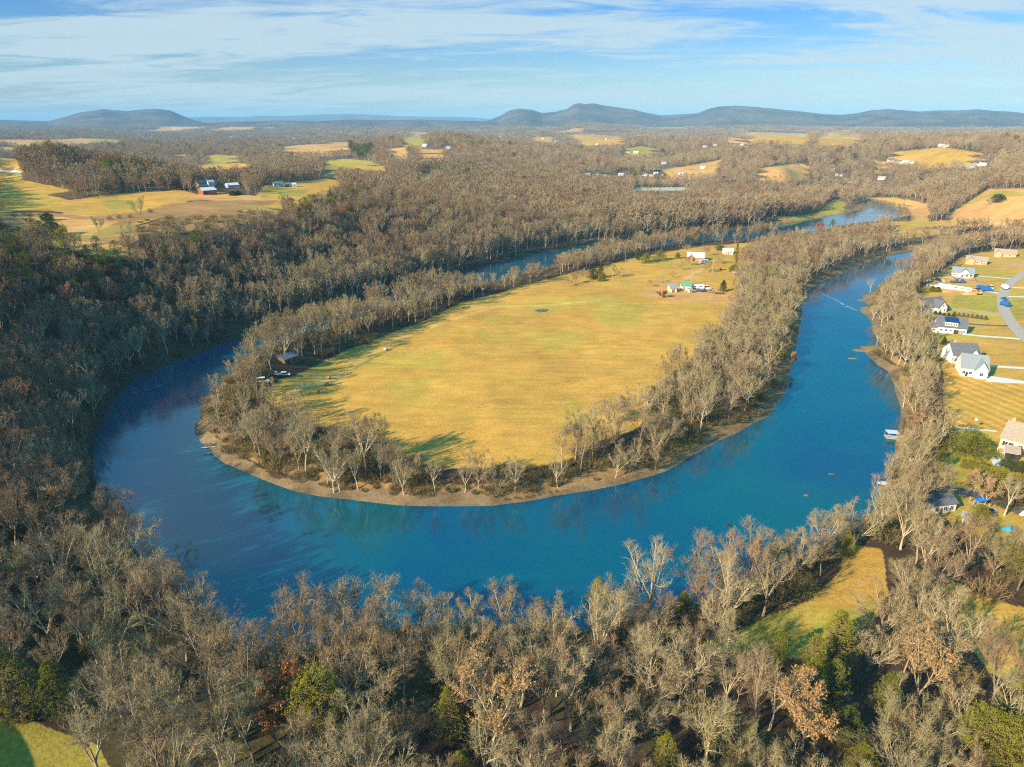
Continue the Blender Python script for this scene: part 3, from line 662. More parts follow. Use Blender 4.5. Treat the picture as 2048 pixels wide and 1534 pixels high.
GREENZ = [([(380,398),(720,405),(720,450),(400,440)], .42), ([(-20,480),(150,480),(260,530),(230,610),(-20,630)], .62), ([(90,300),(320,360),(250,400),(50,330)], .30), ([(700,295),(745,296),(745,320),(700,320)], .9),
          ([(230,470),(420,450),(420,560),(240,560)], .22), ([(1230,345),(1290,345),(1290,365),(1230,365)], .5), ([(860,335),(960,335),(960,365),(860,365)],.5)]
REDZ = [([(560,470),(800,420),(900,520),(700,560)], .06), ([(1000,290),(1600,290),(1600,420),(1000,420)], .03), ([(820,285),(1000,280),(1000,330),(820,330)], .10), ([(0,560),(250,560),(250,720),(0,720)], .05)]
def plant(x, y, zone):
    d = rivdist(x, y); z = height(x, y, d); px, py = project(x, y, z); r = np.hypot(x, y)
    m = (d > np.where((px < 420) | ((px < 1500) & (py < 600)), 1.0, 3.2) + 2.5*RNG.rand(x.size)) & ~in_fields(px, py) & (px > -260) & (px < 2320) & (py < 1900)
    height_cache[0] = z; m &= ~noise_fields(x, y, r)
    hh = [12.0, 11.0, 11.0, 1.0][zone]
    m &= ~crown_hits(x, y, z, hh)
    if zone == 0: m &= ~crown_hits(x, y, z, 14.5)
    if zone < 3 and len(HPX):
        tx, ty = project(x, y, z+(15 if zone else 17)); wd = np.array([5, 11, 42, 0])[zone]*1384/np.maximum(r, 50)
        for hx, hy, hw, hd in HPX: m &= ~((np.abs(px-hx) < hw+wd) & (py > hy-1) & (ty < hy) & (r < hd))
    for cx_, cy_, cr in CLEAR: m &= np.hypot(x-cx_, y-cy_) > cr
    return x[m], y[m], z[m], px[m], py[m], d[m], r[m]
# ---------------------------------------------------------------- far houses: where they stand (woods keep clear of them)
FARH = [ # phrase, px, py list
 ('white house among the pale fields on the far left plain', [(320,281),(398,272),(425,268),(463,276),(500,274)]),
 ('white house in the distant village beyond the ridge', [(520,275),(545,274),(562,277),(588,279),(612,276),(640,270),(662,266),(684,265)]),
 ('white house in the woods of the far left valley', [(65,268),(230,288)]),
 ('house on the wooded ridge above the middle of the view', [(850,293),(898,298)]),
 ('house on the far hill pasture right of the wooded ridge', [(1020,276),(1086,278),(1113,286),(1128,287),(1137,284),(1195,290),(1215,279)]),
 ('house beside the bright green far pasture', [(1257,305),(1272,307)]),
 ('white house in the valley hamlet', [(1175,351),(1197,352),(1207,353),(1242,351),(1290,352),(1303,353),(1312,348),(1362,349),(1328,328)]),
 ('white barn or house among dark trees on the far right plain', [(1410,295),(1432,291),(1484,291),(1406,337)]),
 ('house along the middle right valley', [(1591,292),(1678,352),(1763,359)]),
 ('house beside the large right hill pasture', [(1781,323),(1801,326),(1811,327),(1822,327),(1882,293),(1892,294)]),
 ('white house at the right end of the valley woods', [(1942,336),(1952,332),(1965,332),(2037,268)]),
]
HPX = []; FHP = []
for ph, L in FARH:
    for k, (px, py) in enumerate(L):
        p = ground_at(px, py); FHP.append((ph, k, len(L), p)); q = project(p.x, p.y, p.z)
        HPX.append((float(q[0]), float(q[1])-4, 7, math.hypot(p.x, p.y)-4)); CLEAR_ADD = (p.x, p.y, 16)
        CLEAR.append(CLEAR_ADD)
for px, py, hw in ((420,386,16),(411,377,12),(425,372,8),(467,374,16),(572,372,28),(1389,520,22),(1456,505,14),(1372,577,14),(1348,582,12),(1395,577,16)):
    p = ground_at(px, py); HPX.append((px, py-3, hw, math.hypot(p.x, p.y)-3)); CLEAR.append((p.x, p.y, 12))
# ---------------------------------------------------------------- forest as a mass
FP = {'p': [], 'i': [], 's': [], 'r': []}
def put(x, y, z, idx, s, rot=None, sx=None):
    FP['p'].append((x, y, z)); FP['i'].append(idx); FP['s'].append((s*(sx or 1), s*(sx or 1), s)); FP['r'].append((random.gauss(0, .05), random.gauss(0, .05), rot if rot is not None else random.uniform(0, 6.28)))
random.seed(5)
NBANK = [([(560,600),(560,655),(700,612),(880,558),(1021,517),(1127,497),(1320,477),(1601,443),(1601,415),(1300,440),(1000,470),(800,510)], 1.1)]
def pick_pal(px, py, x, y):
    """tone of the bare crowns: pale by the near bank and on the peninsula, browner on the hills"""
    nz = vnoise(np.array([x]), np.array([y]), 40, 2)[0]
    if py > 1180 or (500 < py and 380 < px < 1900 and py > 560 + 0*px): q = ['pale']*6 + ['olive']*2 + ['brown']*2
    elif px < 450 and py > 560: q = ['brown']*3 + ['reddish']*4 + ['pale']*3
    else: q = ['pale']*4 + ['brown']*4 + ['reddish']*2
    if nz > .66: q += ['reddish']*2
    return random.choice(q)
def zone_hit(zs, px, py):
    for P, pr in zs:
        if inpoly(P, np.array([px]), np.array([py]))[0] and random.random() < pr: return True
    return False
xs, ys = jgrid(7.0, 60, 1250); NEARP = []
for x, y, z, px, py, d, r in zip(*plant(xs, ys, 0)):
    if r < 420 and px < 2320: NEARP.append((x, y, z, px, py, d, r)); continue
    s = random.uniform(.62, 1.1)
    if 700 < px < 1330 and 480 < py < 620 and d < 18 and py > 500 and inpoly([(700,640),(1000,548),(1330,490),(1330,520),(1000,600),(720,690)], np.array([px]), np.array([py]))[0]: s *= .58
    if zone_hit(NBANK, px, py): s = max(s, .8)*1.3
    if zone_hit(GREENZ, px, py) or random.random() < .015: put(x, y, z, random.choice(PINEL), s*random.uniform(.8, 1)); continue
    if zone_hit(REDZ, px, py) or random.random() < .008: put(x, y, z, random.choice(RUSL), s*.9); continue
    pal = pick_pal(px, py, x, y)
    if d < 16 and random.random() < .30: pal = 'white'
    put(x, y, z, random.choice((MIDL if (r < 760 or pal == 'white') else LOWL)[pal]), s)
if True:
    xs, ys = jgrid(15.5, 1250, 3600)
    for x, y, z, px, py, d, r in zip(*plant(xs, ys, 1)):
        if zone_hit(GREENZ, px, py) or random.random() < .03: put(x, y, z, random.choice(PINEL), random.uniform(.7, 1.1), sx=1.6); continue
        if random.random() < .02: put(x, y, z, random.choice(RUSL), random.uniform(.7, 1.0), sx=1.4); continue
        put(x, y, z, random.choice(C3[random.choice(('pale', 'pale', 'brown', 'reddish'))]), random.uniform(.75, 1.15))
    xs, ys = jgrid(58, 3600, 13500)
    for x, y, z, px, py, d, r in zip(*plant(xs, ys, 2)):
        if r > 6300 and z > 62: continue
        put(x, y, z, random.choice(C60[random.choice(('brown', 'pale', 'reddish'))]), random.uniform(.8, 1.25))
for a_, b_, n_ in (((1360,1222),(1500,1185),10), ((1500,1180),(1690,1085),13), ((1385,1245),(1520,1210),8), ((1540,1190),(1660,1125),8), ((1760,1040),(1800,1010),3)):
    for k in range(n_):
        f = (k+.5+random.uniform(-.3,.3))/n_; ppx, ppy = a_[0]+(b_[0]-a_[0])*f, a_[1]+(b_[1]-a_[1])*f+random.uniform(-6,6); wx, wy = unproj(ppx, ppy, 4.0)
        if any(math.hypot(wx-q[0], wy-q[1]) < 4 for q in NEARP): continue
        dd = float(rivdist(np.array([wx]), np.array([wy]))[0]); zz = float(height(np.array([wx]), np.array([wy]))[0])
        if dd > 1.5: NEARP.append((wx, wy, zz, ppx, ppy, dd, math.hypot(wx, wy)))
print('forest instances', len(FP['p']), 'near', len(NEARP))

# ---------------------------------------------------------------- single trees, nearest and most visible first
def tree_parts(root, T, Cn, mt, mc):
    a = link('trunk', T, root); b = link('crown', Cn, root)
    a.data = T; return a, b
MESHVAR = {}
def shape_mesh(i, pal):
    if (i, pal) not in MESHVAR:
        t, c = SHM[i]; t2 = t.copy(); c2 = c.copy(); t2.materials[0] = PALS[pal][0]; c2.materials[0] = PALS[pal][1]; MESHVAR[(i, pal)] = (t2, c2)
    return MESHVAR[(i, pal)]
def copy_tree(src):
    c = src.copy(); COL.objects.link(c)
    for ch in src.children:
        k = ch.copy(); COL.objects.link(k); k.parent = c
    return c
PROTO = {}
def single_tree(name, key, builder, loc, s, rz, label, cat, group=None, sz=None):
    if key not in PROTO:
        root = bpy.data.objects.new(name, None); COL.objects.link(root); root.empty_display_size = .5
        for pn, me in builder(): link(pn, me, root)
        PROTO[key] = root
    else: root = copy_tree(PROTO[key])
    root.location = loc; root.rotation_euler = (random.gauss(0, .03), random.gauss(0, .03), rz); root.scale = (s*(sz or 1), s*(sz or 1), s)
    tag(root, label, cat, group)
    if not group and 'group' in root: del root['group']
    return root
EVM = {}
def green_builder(kind, H, Rr, seed, m, n=300, sz=.45):
    def b():
        T, C_ = gen_green(seed, H, Rr, kind, n, 15, sz)
        return [('trunk', make_mesh('trunk', T.v, T.f, BARK_DARK, T.m)), ('crown', make_mesh('crown', C_.v, C_.f, m, C_.m))]
    return b
# (px, py of the foot, height, crown radius, kind, material, label)
EVERGREENS = [
 (642,1500,15,5.2,'pine',NEEDLE_YEL,'rounded yellow-green pine rising beside rusty oak leaves in the near wood'),
 (893,1490,12,3.3,'cedar',NEEDLE_YEL,'bright yellow-green cedar left of the tall tan-leaved tree in the near wood'),
 (922,1575,7,2.2,'cedar',NEEDLE_YEL,'small yellow-green cedar cut by the bottom edge below the bright cedar'),
 (1324,1575,10,3.5,'cedar',NEEDLE_YEL,'squat yellow-green cedar at the bottom edge right of centre'),
 (50,1445,15,4.0,'cedar',NEEDLE,'broad dark green cedar at the left end above the grass corner'),
 (125,1440,12,3.0,'cedar',NEEDLE,'narrower dark green cedar right of the broad one above the grass corner'),
 (1662,1345,14,4.6,'cedar',NEEDLE_YEL,'topmost yellow-green cedar of the clump at the edge of the clearing'),
 (1612,1392,13,3.6,'cedar',NEEDLE_YEL,'middle yellow-green cedar on the left flank of the clearing clump'),
 (1608,1445,14,4.2,'cedar',NEEDLE,'lower left green cedar of the clump below the clearing'),
 (1655,1430,12,3.6,'cedar',NEEDLE,'lower right shaded cedar of the clump below the clearing'),
 (1676,1285,7,2.4,'cedar',NEEDLE_YEL,'small bright cedar tucked right of the clearing clump'),
 (1552,1330,8,2.6,'cedar',NEEDLE,'dark small cedar standing left of the clearing clump'),
 (1768,1430,9,3.0,'cedar',NEEDLE,'green cedar standing alone between bare crowns right of the clump'),
 (1690,1490,8,3.0,'cedar',NEEDLE,'olive cedar under bare branches low in the near wood'),
 (1950,1560,13,5,'pine',NEEDLE_YEL,'large yellow-green pine crown at the bottom right corner, left one of two'),
 (2005,1580,13,5,'pine',NEEDLE_YEL,'large yellow-green pine crown at the bottom right corner, right one of two'),
 (1712,1575,9,3.4,'cedar',NEEDLE,'green cedar at the bottom edge below the olive cedar'),
 (1692,1112,8,2.3,'cone',NEEDLE_YEL,'small bright conical cedar at the top of the riverside clearing'),
 (1190,1225,9,3.0,'cedar',NEEDLE_YEL,'yellow-green cedar in the bank row beside the river bottom'),
 (1366,1235,6,2.2,'cedar',NEEDLE,'green cedar at the foot of the pale bank trees left of the clearing'),
 (2035,1180,11,5,'pine',NEEDLE,'green pine behind bare trees at the right edge above the mown field'),
 (2040,1130,9,4.5,'cedar',NEEDLE,'green cedar just behind the pine at the right edge'),
 (65,985,9,3.5,'pine',NEEDLE,'small round green pine behind the rusty oak on the left slope'),
 (1941,908,8.5,7.8,'bush',NEEDLE,'very large round dark green cedar on the lawn by the beige house'),
 (1956,1052,7,3.8,'bush',NEEDLE_YEL,'round olive bush between the dark-roofed house and the trampoline'),
 (1965,968,6.5,4.6,'bush',NEEDLE_YEL,'first yellow-green round tree from the left in the garden belt'),
 (1992,978,7.5,5.6,'bush',NEEDLE_YEL,'second yellow-green round tree in the garden belt'),
 (2022,990,7.5,5.6,'bush',NEEDLE_YEL,'third yellow-green round tree in the garden belt'),
 (2052,1002,7.5,5.6,'bush',NEEDLE_YEL,'rightmost yellow-green round tree in the garden belt'),
 (2012,945,5,4.2,'bush',NEEDLE_DARK,'dark green shrub mass below the turquoise pool, left one'),
 (2040,950,5,4.2,'bush',NEEDLE_DARK,'dark green shrub mass below the turquoise pool, right one'),
 (2022,1012,9,5.4,'bush',NEEDLE_DARK,'dark shaded evergreen behind the leaning pole'),
 (1888,689,4.2,2.0,'cone',NEEDLE,'conical clipped evergreen alone on the lawn between two white houses'),
 (1864,583,3.2,2.3,'bush',NEEDLE,'left one of two round clipped shrubs below the building site'),
 (1875,584,3.2,2.0,'bush',NEEDLE,'right one of two round clipped shrubs below the building site'),
 (1471,531,19,4.2,'spruce',NEEDLE,'tall layered spruce beside the white cottage on the peninsula'),
 (1468,543,5,4.5,'bush',NEEDLE,'green bush below the tall spruce'),
 (1445,583,8,3.6,'cone',NEEDLE_DARK,'dark conical pine standing alone in the farmyard'),
 (1320,522,9,6,'bush',NEEDLE,'rightmost of the three round evergreens by the north river bank'),
 (1293,526,8,5.5,'bush',NEEDLE,'middle of the three round evergreens by the north river bank'),
 (1275,520,10,3.6,'cedar',NEEDLE_DARK,'tall dark cedar left of the round evergreens by the north bank'),
 (1355,517,5,3.2,'cone',NEEDLE_YEL,'small bright evergreen just left of the brick farmhouse'),
 (1201,556,10,3.6,'cedar',NEEDLE_DARK,'tallest dark cedar at the right end of the hedgerow in the big field'),
 (1202,562,4,2.6,'bush',NEEDLE_YEL,'small bright shrub at the right end of the hedgerow in the big field'),
 (1186,556,7,5,'bush',NEEDLE_DARK,'dark rounded cedar in the middle of the hedgerow in the big field'),
 (1664,455,9,5,'cedar',NEEDLE,'dark green cedar in front of the far river pool'),
 (1440,500,4,5,'bush',NEEDLE,'low green bush right of the white cottage'),
 (95,441,5,4.5,'bush',NEEDLE_DARK,'small dark bush at the edge of the upper hill pasture'),
 (105,470,8,8,'bush',NEEDLE_DARK,'lone dark round tree in the brown pasture on the left hill'),
 (509,383,13,7,'cedar',NEEDLE_DARK,'large dark evergreen beside the hill farmstead'),
 (356,379,9,5,'bush',NEEDLE_DARK,'round dark evergreen left of the red barn'),
 (466,391,3.6,4,'bush',NEEDLE_DARK,'left small dark bush below the hill farmhouses'),
 (476,390,3.6,4,'bush',NEEDLE_DARK,'right small dark bush below the hill farmhouses'),
 (1995,405,9,10,'bush',NEEDLE_DARK,'dark round tree at the top of the far right pasture'),
]
EVP = []
for k, (px, py, H, Rr, kind, m, lab) in enumerate(EVERGREENS):
    p = ground_at(px, py) if py < 1534 else Vector((*unproj(px, py, 6.5), 6.5))
    if py > 1150 and H < 16: H *= 1.2; Rr *= 1.15
    big = min(1.0, 260/max(p.length, 1)); n = int(120+400*big) if Rr < 6 else 380
    o = single_tree('evergreen_tree' if kind not in ('bush',) else 'evergreen_shrub', ('ev', k), green_builder(kind, H, Rr, 200+k, m, (n if kind != 'bush' else 420) if p.length > 450 else 900, max(.34+.42*(1-big), Rr*.10) if p.length > 450 else max(.25, Rr*.065)), p, 1, 0, lab, 'evergreen')
    EVP.append((p.x, p.y, Rr))
# russet trees with old leaves, and pale sycamores placed one by one
def leafy_builder(seed, H, sp_, bark, twig, lf, fr, leaders=5, fork=.25):
    def b():
        T, C_ = gen_bare(seed, H, sp_, fork, leaders, leaf=fr)
        return [('trunk', make_mesh('trunk', T.v, T.f, bark, T.m)), ('crown', make_mesh('crown', C_.v, C_.f, [twig, lf], C_.m))]
    return b
LEAFY = [
 (985,1500,22,.42,BARK_WHITE,LEAF_TAN,.55,'tall pale tree with peach-tan leaves still in its crown, low centre of the near wood'),
 (560,1500,14,.42,BARK_BROWN,LEAF_RUSSET,.9,'orange-brown leafy oak left of the rounded yellow-green pine'),
 (575,1430,12,.42,BARK_BROWN,LEAF_RUSSET,.8,'smaller orange-brown oak just behind the leafy one near the pine'),
 (85,1080,15,.45,BARK_BROWN,LEAF_RUSSET,1,'rust-red leafy oak on the left slope above the river bend'),
 (1605,1500,17,.45,BARK_PALE,LEAF_TAN,.55,'wide tan-leaved tree at the bottom between pale bare trees'),
 (1830,1420,19,.42,BARK_PALE,LEAF_TAN,.3,'large pale tree with tan tinged top right of the clearing'),
 (1592,755,9,.5,BARK_BROWN,LEAF_TAN,.3,'pinkish bare tree leaning out over the blue river from the peninsula'),
 (1968,1012,10,.5,BARK_PALE,LEAF_TAN,.12,'wide tan bare tree in the garden by the dark driveway'),
 (1948,985,8,.5,BARK_PALE,LEAF_TAN,.1,'smaller tan bare tree in front of the yellow-green garden belt'),
 (1838,608,5,.5,BARK_BROWN,LEAF_RUSSET,1,'small orange-leaved tree beside the white shed'),
 (1324,596,5,.9,BARK_BROWN,LEAF_RUSSET,.3,'low reddish thicket in the yard below the grey shed'),
 (1490,540,12,.5,BARK_BROWN,LEAF_RUSSET,.7,'rusty crown in the woods right of the farmyard'),
 (1415,545,8,.7,BARK_BROWN,LEAF_TAN,.1,'wide low bare tree right of the brick farmhouse'),
 (1640,465,10,.6,BARK_BROWN,LEAF_RUSSET,.6,'dark rusty tree near the far river pool'),
 (1240,556,8,.6,BARK_BROWN,LEAF_TAN,0,'round bare tree standing alone right of the field hedgerow'),
 (1225,556,12,.25,BARK_PALE,LEAF_TAN,0,'thin pale bare tree beside the round one by the field hedgerow'),
 (1135,573,7,.5,BARK_PALE,LEAF_TAN,0,'small bare tree at the left end of the field hedgerow'),
 (1150,568,8,.5,BARK_BROWN,LEAF_TAN,.1,'brown bare tree second from the left end of the field hedgerow'),
 (1168,562,9,.5,BARK_PALE,LEAF_TAN,.1,'grey bare tree beside the dark cedar of the field hedgerow'),
 (1226,848,12,.5,BARK_PALE,LEAF_TAN,0,'wide bare tree behind the pale pair in the field corner'),(1252,842,12,.5,BARK_BROWN,LEAF_TAN,0,'brown bare tree among brush right of the field corner pair'),(1275,826,13,.5,BARK_PALE,LEAF_TAN,0,'bare tree at the back of the brushy knot by the field corner'),
 (1300,574,5,.8,BARK_BROWN,LEAF_TAN,0,'low brown thicket tree left of the grey yard shed'),(1322,566,6,.8,BARK_PALE,LEAF_TAN,0,'grey thicket tree at the left end of the farmyard brush'),(1345,556,5,.9,BARK_BROWN,LEAF_TAN,0,'bare thicket behind the green-roofed farm building'),(1362,540,6,.8,BARK_PALE,LEAF_TAN,0,'bare tree on the slope below the brick farmhouse'),(1378,532,8,.7,BARK_BROWN,LEAF_TAN,.1,'brown bare tree in front of the brick farmhouse'),(1440,528,7,.9,BARK_PALE,LEAF_TAN,.05,'wide low thicket between the brick farmhouse and the spruce'),(1372,508,9,.5,BARK_PALE,LEAF_TAN,0,'bare tree behind the brick farmhouse'),(1412,512,10,.5,BARK_BROWN,LEAF_TAN,0,'brown bare tree right behind the brick farmhouse'),(1255,512,9,.6,BARK_PALE,LEAF_TAN,0,'grey bare tree left of the dark cedar by the north bank'),
 (60,452,6,.6,BARK_BROWN,LEAF_TAN,.1,'small brown thicket in the left pasture'),
 (200,470,12,.4,BARK_PALE,LEAF_TAN,0,'pale bare tree standing in the brown pasture scrub'),
 (285,440,17,.5,BARK_PALE,LEAF_TAN,0,'large rounded bare tree at the edge of the hill pasture'),
]
for k, (px, py, H, sp_, bk, lf, fr, lab) in enumerate(LEAFY):
    p = ground_at(px, py)
    if k == 6: p = ground_at(1580, 740)
    single_tree('leafy_tree' if fr >= .3 else 'garden_tree', ('lf', k), leafy_builder(300+k, H, sp_, bk, TWIG_PALE if bk != BARK_BROWN else TWIG_BROWN, lf, fr), p, 1, 0, lab, 'tree'); EVP.append((p.x, p.y, H*sp_*.6))
SYC = [ # px, py of the foot, height m
 (669,985,23,'broad white sycamore with a forked crown, tallest on the south-west shore of the peninsula'),(716,978,19,'slim white sycamore right of the broad forked one'),(680,982,17,'slender white sycamore leaning left against the broad forked one'),
 (512,905,20,'white sycamore behind the fallen logs on the west shore'),(448,880,14,'thin white sycamore by the water at the western tip of the peninsula'),(436,838,13,'white sycamore leaning left at the western tip of the peninsula'),
 (583,905,16,'tall thin sycamore between the west shore and the field'),(655,973,13,'short white trunk in brush left of the broad forked sycamore'),(604,712,18,'white-trunked sycamore beside the dark field shed'),
 (630,708,17,'white-trunked sycamore right of the dark field shed'),(756,940,17,'pale sycamore left of the long crown shadow on the field'),(762,955,14,'leaning pale sycamore at the edge of the big field'),
 (808,990,15,'pale bare tree in the bank row below the long crown shadow'),(870,985,15,'wide pale bare tree in the bank row at the field corner'),(1190,856,15,'left pale tree of the pair standing in the field corner'),(1212,857,15,'right pale tree of the pair standing in the field corner'),
 (1242,838,14,'third pale tree right of the pair in the field corner'),(1294,833,18,'white tree at the wood edge right of the field corner trees'),(1812,1010,17,'bright white sycamore with spreading arms near the dark-roofed house'),
 (2008,1032,17,'pale sycamore beside the leaning pole at the right edge'),(1806,815,16,'white tree over the right bank above the dock'),(1770,690,17,'white forked tree on the right bank by the mud flat'),(1745,640,13,'white leaning tree beside the gravel spit on the right bank'),
 (1740,585,13,'white tree on the right bank above the gravel spit'),(1830,930,15,'pale bare tree on the right bank below the dock'),(400,1290,24,'tall pale sycamore above the lower left water, seen against the river'),(375,1180,17,'grey forked tree standing against the dark water at left'),
 (1030,985,16,'pale bare tree on the south bank row left of centre'),(930,985,15,'pale bare tree with leaning stem on the south bank row'),(1115,975,15,'pale bare tree on the south bank row right of centre'),(1232,955,12,'low white arching tree on the south bank of the peninsula'),(1310,940,13,'pale tree on the peninsula bank below the wood corner')]
for k, (px, py, H, lab) in enumerate(SYC):
    p = ground_at(px, py); i = [5, 2, 7, 0, 5, 7][k % 6]
    t, c = shape_mesh(i, 'white'); h0 = [18,16,20,14,18,19,14,21][i]
    single_tree('sycamore_tree', ('sy', i), (lambda t=t, c=c: [('trunk', t), ('crown', c)]), p, .80*H/h0, random.uniform(0, 6.28), lab, 'sycamore'); EVP.append((p.x, p.y, 3.0))
EVX = np.array(EVP)
SHOWN = []   # near evergreens and leafy trees stay visible: no bare crown right in front of them
for t_ in [(e[0], e[1], e[2], e[3]) for e in EVERGREENS] + [(e[0], e[1], e[2], e[2]*e[3]*.8) for e in LEAFY]:
    if t_[1] > 1150: k_ = 8.2*(t_[1]/1400)**1.2; SHOWN.append((t_[0], t_[1], t_[3]*k_*.9+22, t_[2]*k_*.75))
def tree_label(pal, s, px, py, word):
    return ''
cand = []
for q in NEARP:
    x, y, z, px, py, d, r = q
    dd = np.hypot(EVX[:,0]-x, EVX[:,1]-y)
    if (dd < EVX[:,2]*.8+1.5).any(): continue
    tx, ty = project(x, y, z+11)
    if any(abs(tx-a) < w_ and py > b and ty-20 < b-h2*.25 and ty+70 > b-h2 for a, b, w_, h2 in SHOWN): continue
    if RNG.rand() < (.10 if r < 230 else .0) : continue
    cand.append(q)
def vis_size(q): # projected size of the tree, zero when outside the picture
    x, y, z, px, py, d, r = q; dist = math.sqrt(x*x+y*y+(z+12-CAMZ)**2); tx, ty = project(x, y, z+15)
    return 0 if (tx < -25 or tx > 2073 or ty > 1590) else 1/dist
cand.sort(key=lambda q: -vis_size(q))
NS = 265
singles, rest = cand[:NS], cand[NS:]
for x, y, z, px, py, d, r in rest:
    s = random.uniform(.6, 1.08)
    if px < 450 and py < 1050: s *= 1.05
    if (d < 30 and 400 < px < 1400 and 840 < py < 1020): s *= .64
    if 700 < px < 1330 and py < 640: s *= .7
    if zone_hit(GREENZ, px, py) or random.random() < .012: put(x, y, z, random.choice(PINEL), s*.8); continue
    if zone_hit(REDZ, px, py) or random.random() < .01: put(x, y, z, random.choice(RUSL), s*.9); continue
    pal = pick_pal(px, py, x, y)
    if d < 16 and random.random() < .2: pal = 'white'
    put(x, y, z, random.choice(MIDL[pal]), s)
PW = {'pale': 'pale tan', 'olive': 'olive-tinged', 'brown': 'brown', 'reddish': 'reddish-brown'}
SW = [(.78, 'small'), (.92, 'medium'), (1.03, 'tall'), (9, 'towering')]
info = []
for q in singles:
    x, y, z, px, py, d, r = q; s = random.uniform(.64, 1.12); i = random.randrange(8)
    info.append([q, s, i, pick_pal(px, py, x, y)])
rows = {}
for t in info:
    q = t[0]; tx, ty = project(q[0], q[1], q[2]+14*t[1]); b = int(min(max((float(ty)-900)//95, 0), 6)); rows.setdefault(b, []).append((float(tx), t))
BAND = ['bank row', 'second row', 'third row', 'upper middle row', 'middle row', 'lower row', 'bottom row']
ORD = ['first', 'second', 'third', 'fourth', 'fifth', 'sixth', 'seventh', 'eighth', 'ninth', 'tenth']
def nth(k):
    if k < 10: return ORD[k]
    return {1: '%dst', 2: '%dnd', 3: '%drd'}.get((k+1) % 10 if (k+1) % 100 not in (11, 12, 13) else 0, '%dth') % (k+1)
LM = [(50,1380,'the broad dark cedar'),(642,1400,'the rounded yellow-green pine'),(893,1430,'the bright yellow-green cedar'),(1010,1400,'the tan-leaved pale tree'),(1640,1330,'the cedar clump'),(1600,1480,'the wide tan-leaved tree'),(1830,1300,'the large tan-topped tree'),(85,1000,'the rusty oak'),(1190,1180,'the bank cedar'),(1750,1180,'the clearing'),(1980,1280,'the mown field'),(400,1180,'the tall river sycamore'),(1975,1530,'the corner pines'),(1324,1540,'the squat bottom cedar'),(1560,1440,'the orange oak') ]
for b, L in sorted(rows.items()):
    L.sort(key=lambda a: a[0])
    for k, (tx, (q, s, i, pal)) in enumerate(L):
        x, y, z, px, py, d, r = q; ty = float(project(x, y, z+14*s)[1])
        lm = min(LM, key=lambda m: math.hypot(m[0]-tx, m[1]-ty)); dx, dy = tx-lm[0], ty-lm[1]
        near = '' if math.hypot(dx, dy) > 170 else (', ' + (('right of ' if dx > 0 else 'left of ') if abs(dx) > abs(dy) else ('below ' if dy > 0 else 'above ')) + lm[2])
        size = next(w for t_, w in SW if s < t_)
        lab = '%s %s bare tree%s, %s from left in %s of near wood' % (size, PW[pal], near, nth(k), BAND[b])
        if len(lab.split()) > 16: lab = lab.replace(' of near wood', '')
        if len(lab.split()) > 16: lab = '%s %s bare tree, %s from left in %s of near wood' % (size, PW[pal], nth(k), BAND[b])
        t, c = shape_mesh(i, pal)
        single_tree('bare_tree', ('bt', i, pal), (lambda t=t, c=c: [('trunk', t), ('crown', c)]), (x, y, z), s, random.uniform(0, 6.28), lab, 'bare tree', 'bare trees of the near wood')
# brush
BX = []
for sp_, r0, r1 in ((3.6, 60, 330), (6.5, 330, 620)):
    xs, ys = jgrid(sp_, r0, r1)
    for x, y, z, px, py, d, r in zip(*plant(xs, ys, 3)):
        if random.random() < ((.10 if y < 260 and py > 1000 else .5) if d > 14 else .9): BX.append((x, y, z, random.choice(BRL), random.uniform(.6, 1.5)))
def mass(name, P, I, S, Rt, label, cat):
    me = bpy.data.meshes.new(name); me.from_pydata(P, [], [])
    a = me.attributes.new('idx', 'INT', 'POINT'); a.data.foreach_set('value', np.array(I, np.int32))
    a = me.attributes.new('scl', 'FLOAT_VECTOR', 'POINT'); a.data.foreach_set('vector', np.array(S, np.float32).ravel())
    a = me.attributes.new('rot', 'FLOAT_VECTOR', 'POINT'); a.data.foreach_set('vector', np.array(Rt, np.float32).ravel())
    o = link(name, me); ng = bpy.data.node_groups.new(name, 'GeometryNodeTree')
    ng.interface.new_socket('Geometry', in_out='INPUT', socket_type='NodeSocketGeometry'); ng.interface.new_socket('Geometry', in_out='OUTPUT', socket_type='NodeSocketGeometry')
    N = ng.nodes; gi = N.new('NodeGroupInput'); go = N.new('NodeGroupOutput'); ip = N.new('GeometryNodeInstanceOnPoints'); ci = N.new('GeometryNodeCollectionInfo')
    ci.inputs['Collection'].default_value = HID; ci.inputs['Separate Children'].default_value = True; ci.inputs['Reset Children'].default_value = True
    def na(nm, ty): n = N.new('GeometryNodeInputNamedAttribute'); n.data_type = ty; n.inputs[0].default_value = nm; return n.outputs[0]
    L = ng.links; L.new(gi.outputs[0], ip.inputs['Points']); L.new(ci.outputs[0], ip.inputs['Instance']); ip.inputs['Pick Instance'].default_value = True
    L.new(na('idx', 'INT'), ip.inputs['Instance Index']); L.new(na('scl', 'FLOAT_VECTOR'), ip.inputs['Scale'])
    er = N.new('FunctionNodeEulerToRotation'); L.new(na('rot', 'FLOAT_VECTOR'), er.inputs[0]); L.new(er.outputs[0], ip.inputs['Rotation'])
    L.new(ip.outputs[0], go.inputs[0]); md = o.modifiers.new('trees', 'NODES'); md.node_group = ng
    o['kind'] = 'stuff'; tag(o, label, cat); return o
mass('forest', FP['p'], FP['i'], FP['s'], FP['r'], 'leafless brown and grey woods covering the banks, hills and valley beyond the nearest trees', 'forest')
mass('undergrowth', [b[:3] for b in BX], [b[3] for b in BX], [(b[4],)*3 for b in BX], [(0, 0, random.uniform(0, 6.28)) for b in BX], 'tan and olive brush growing under the bare trees and along the banks', 'undergrowth')
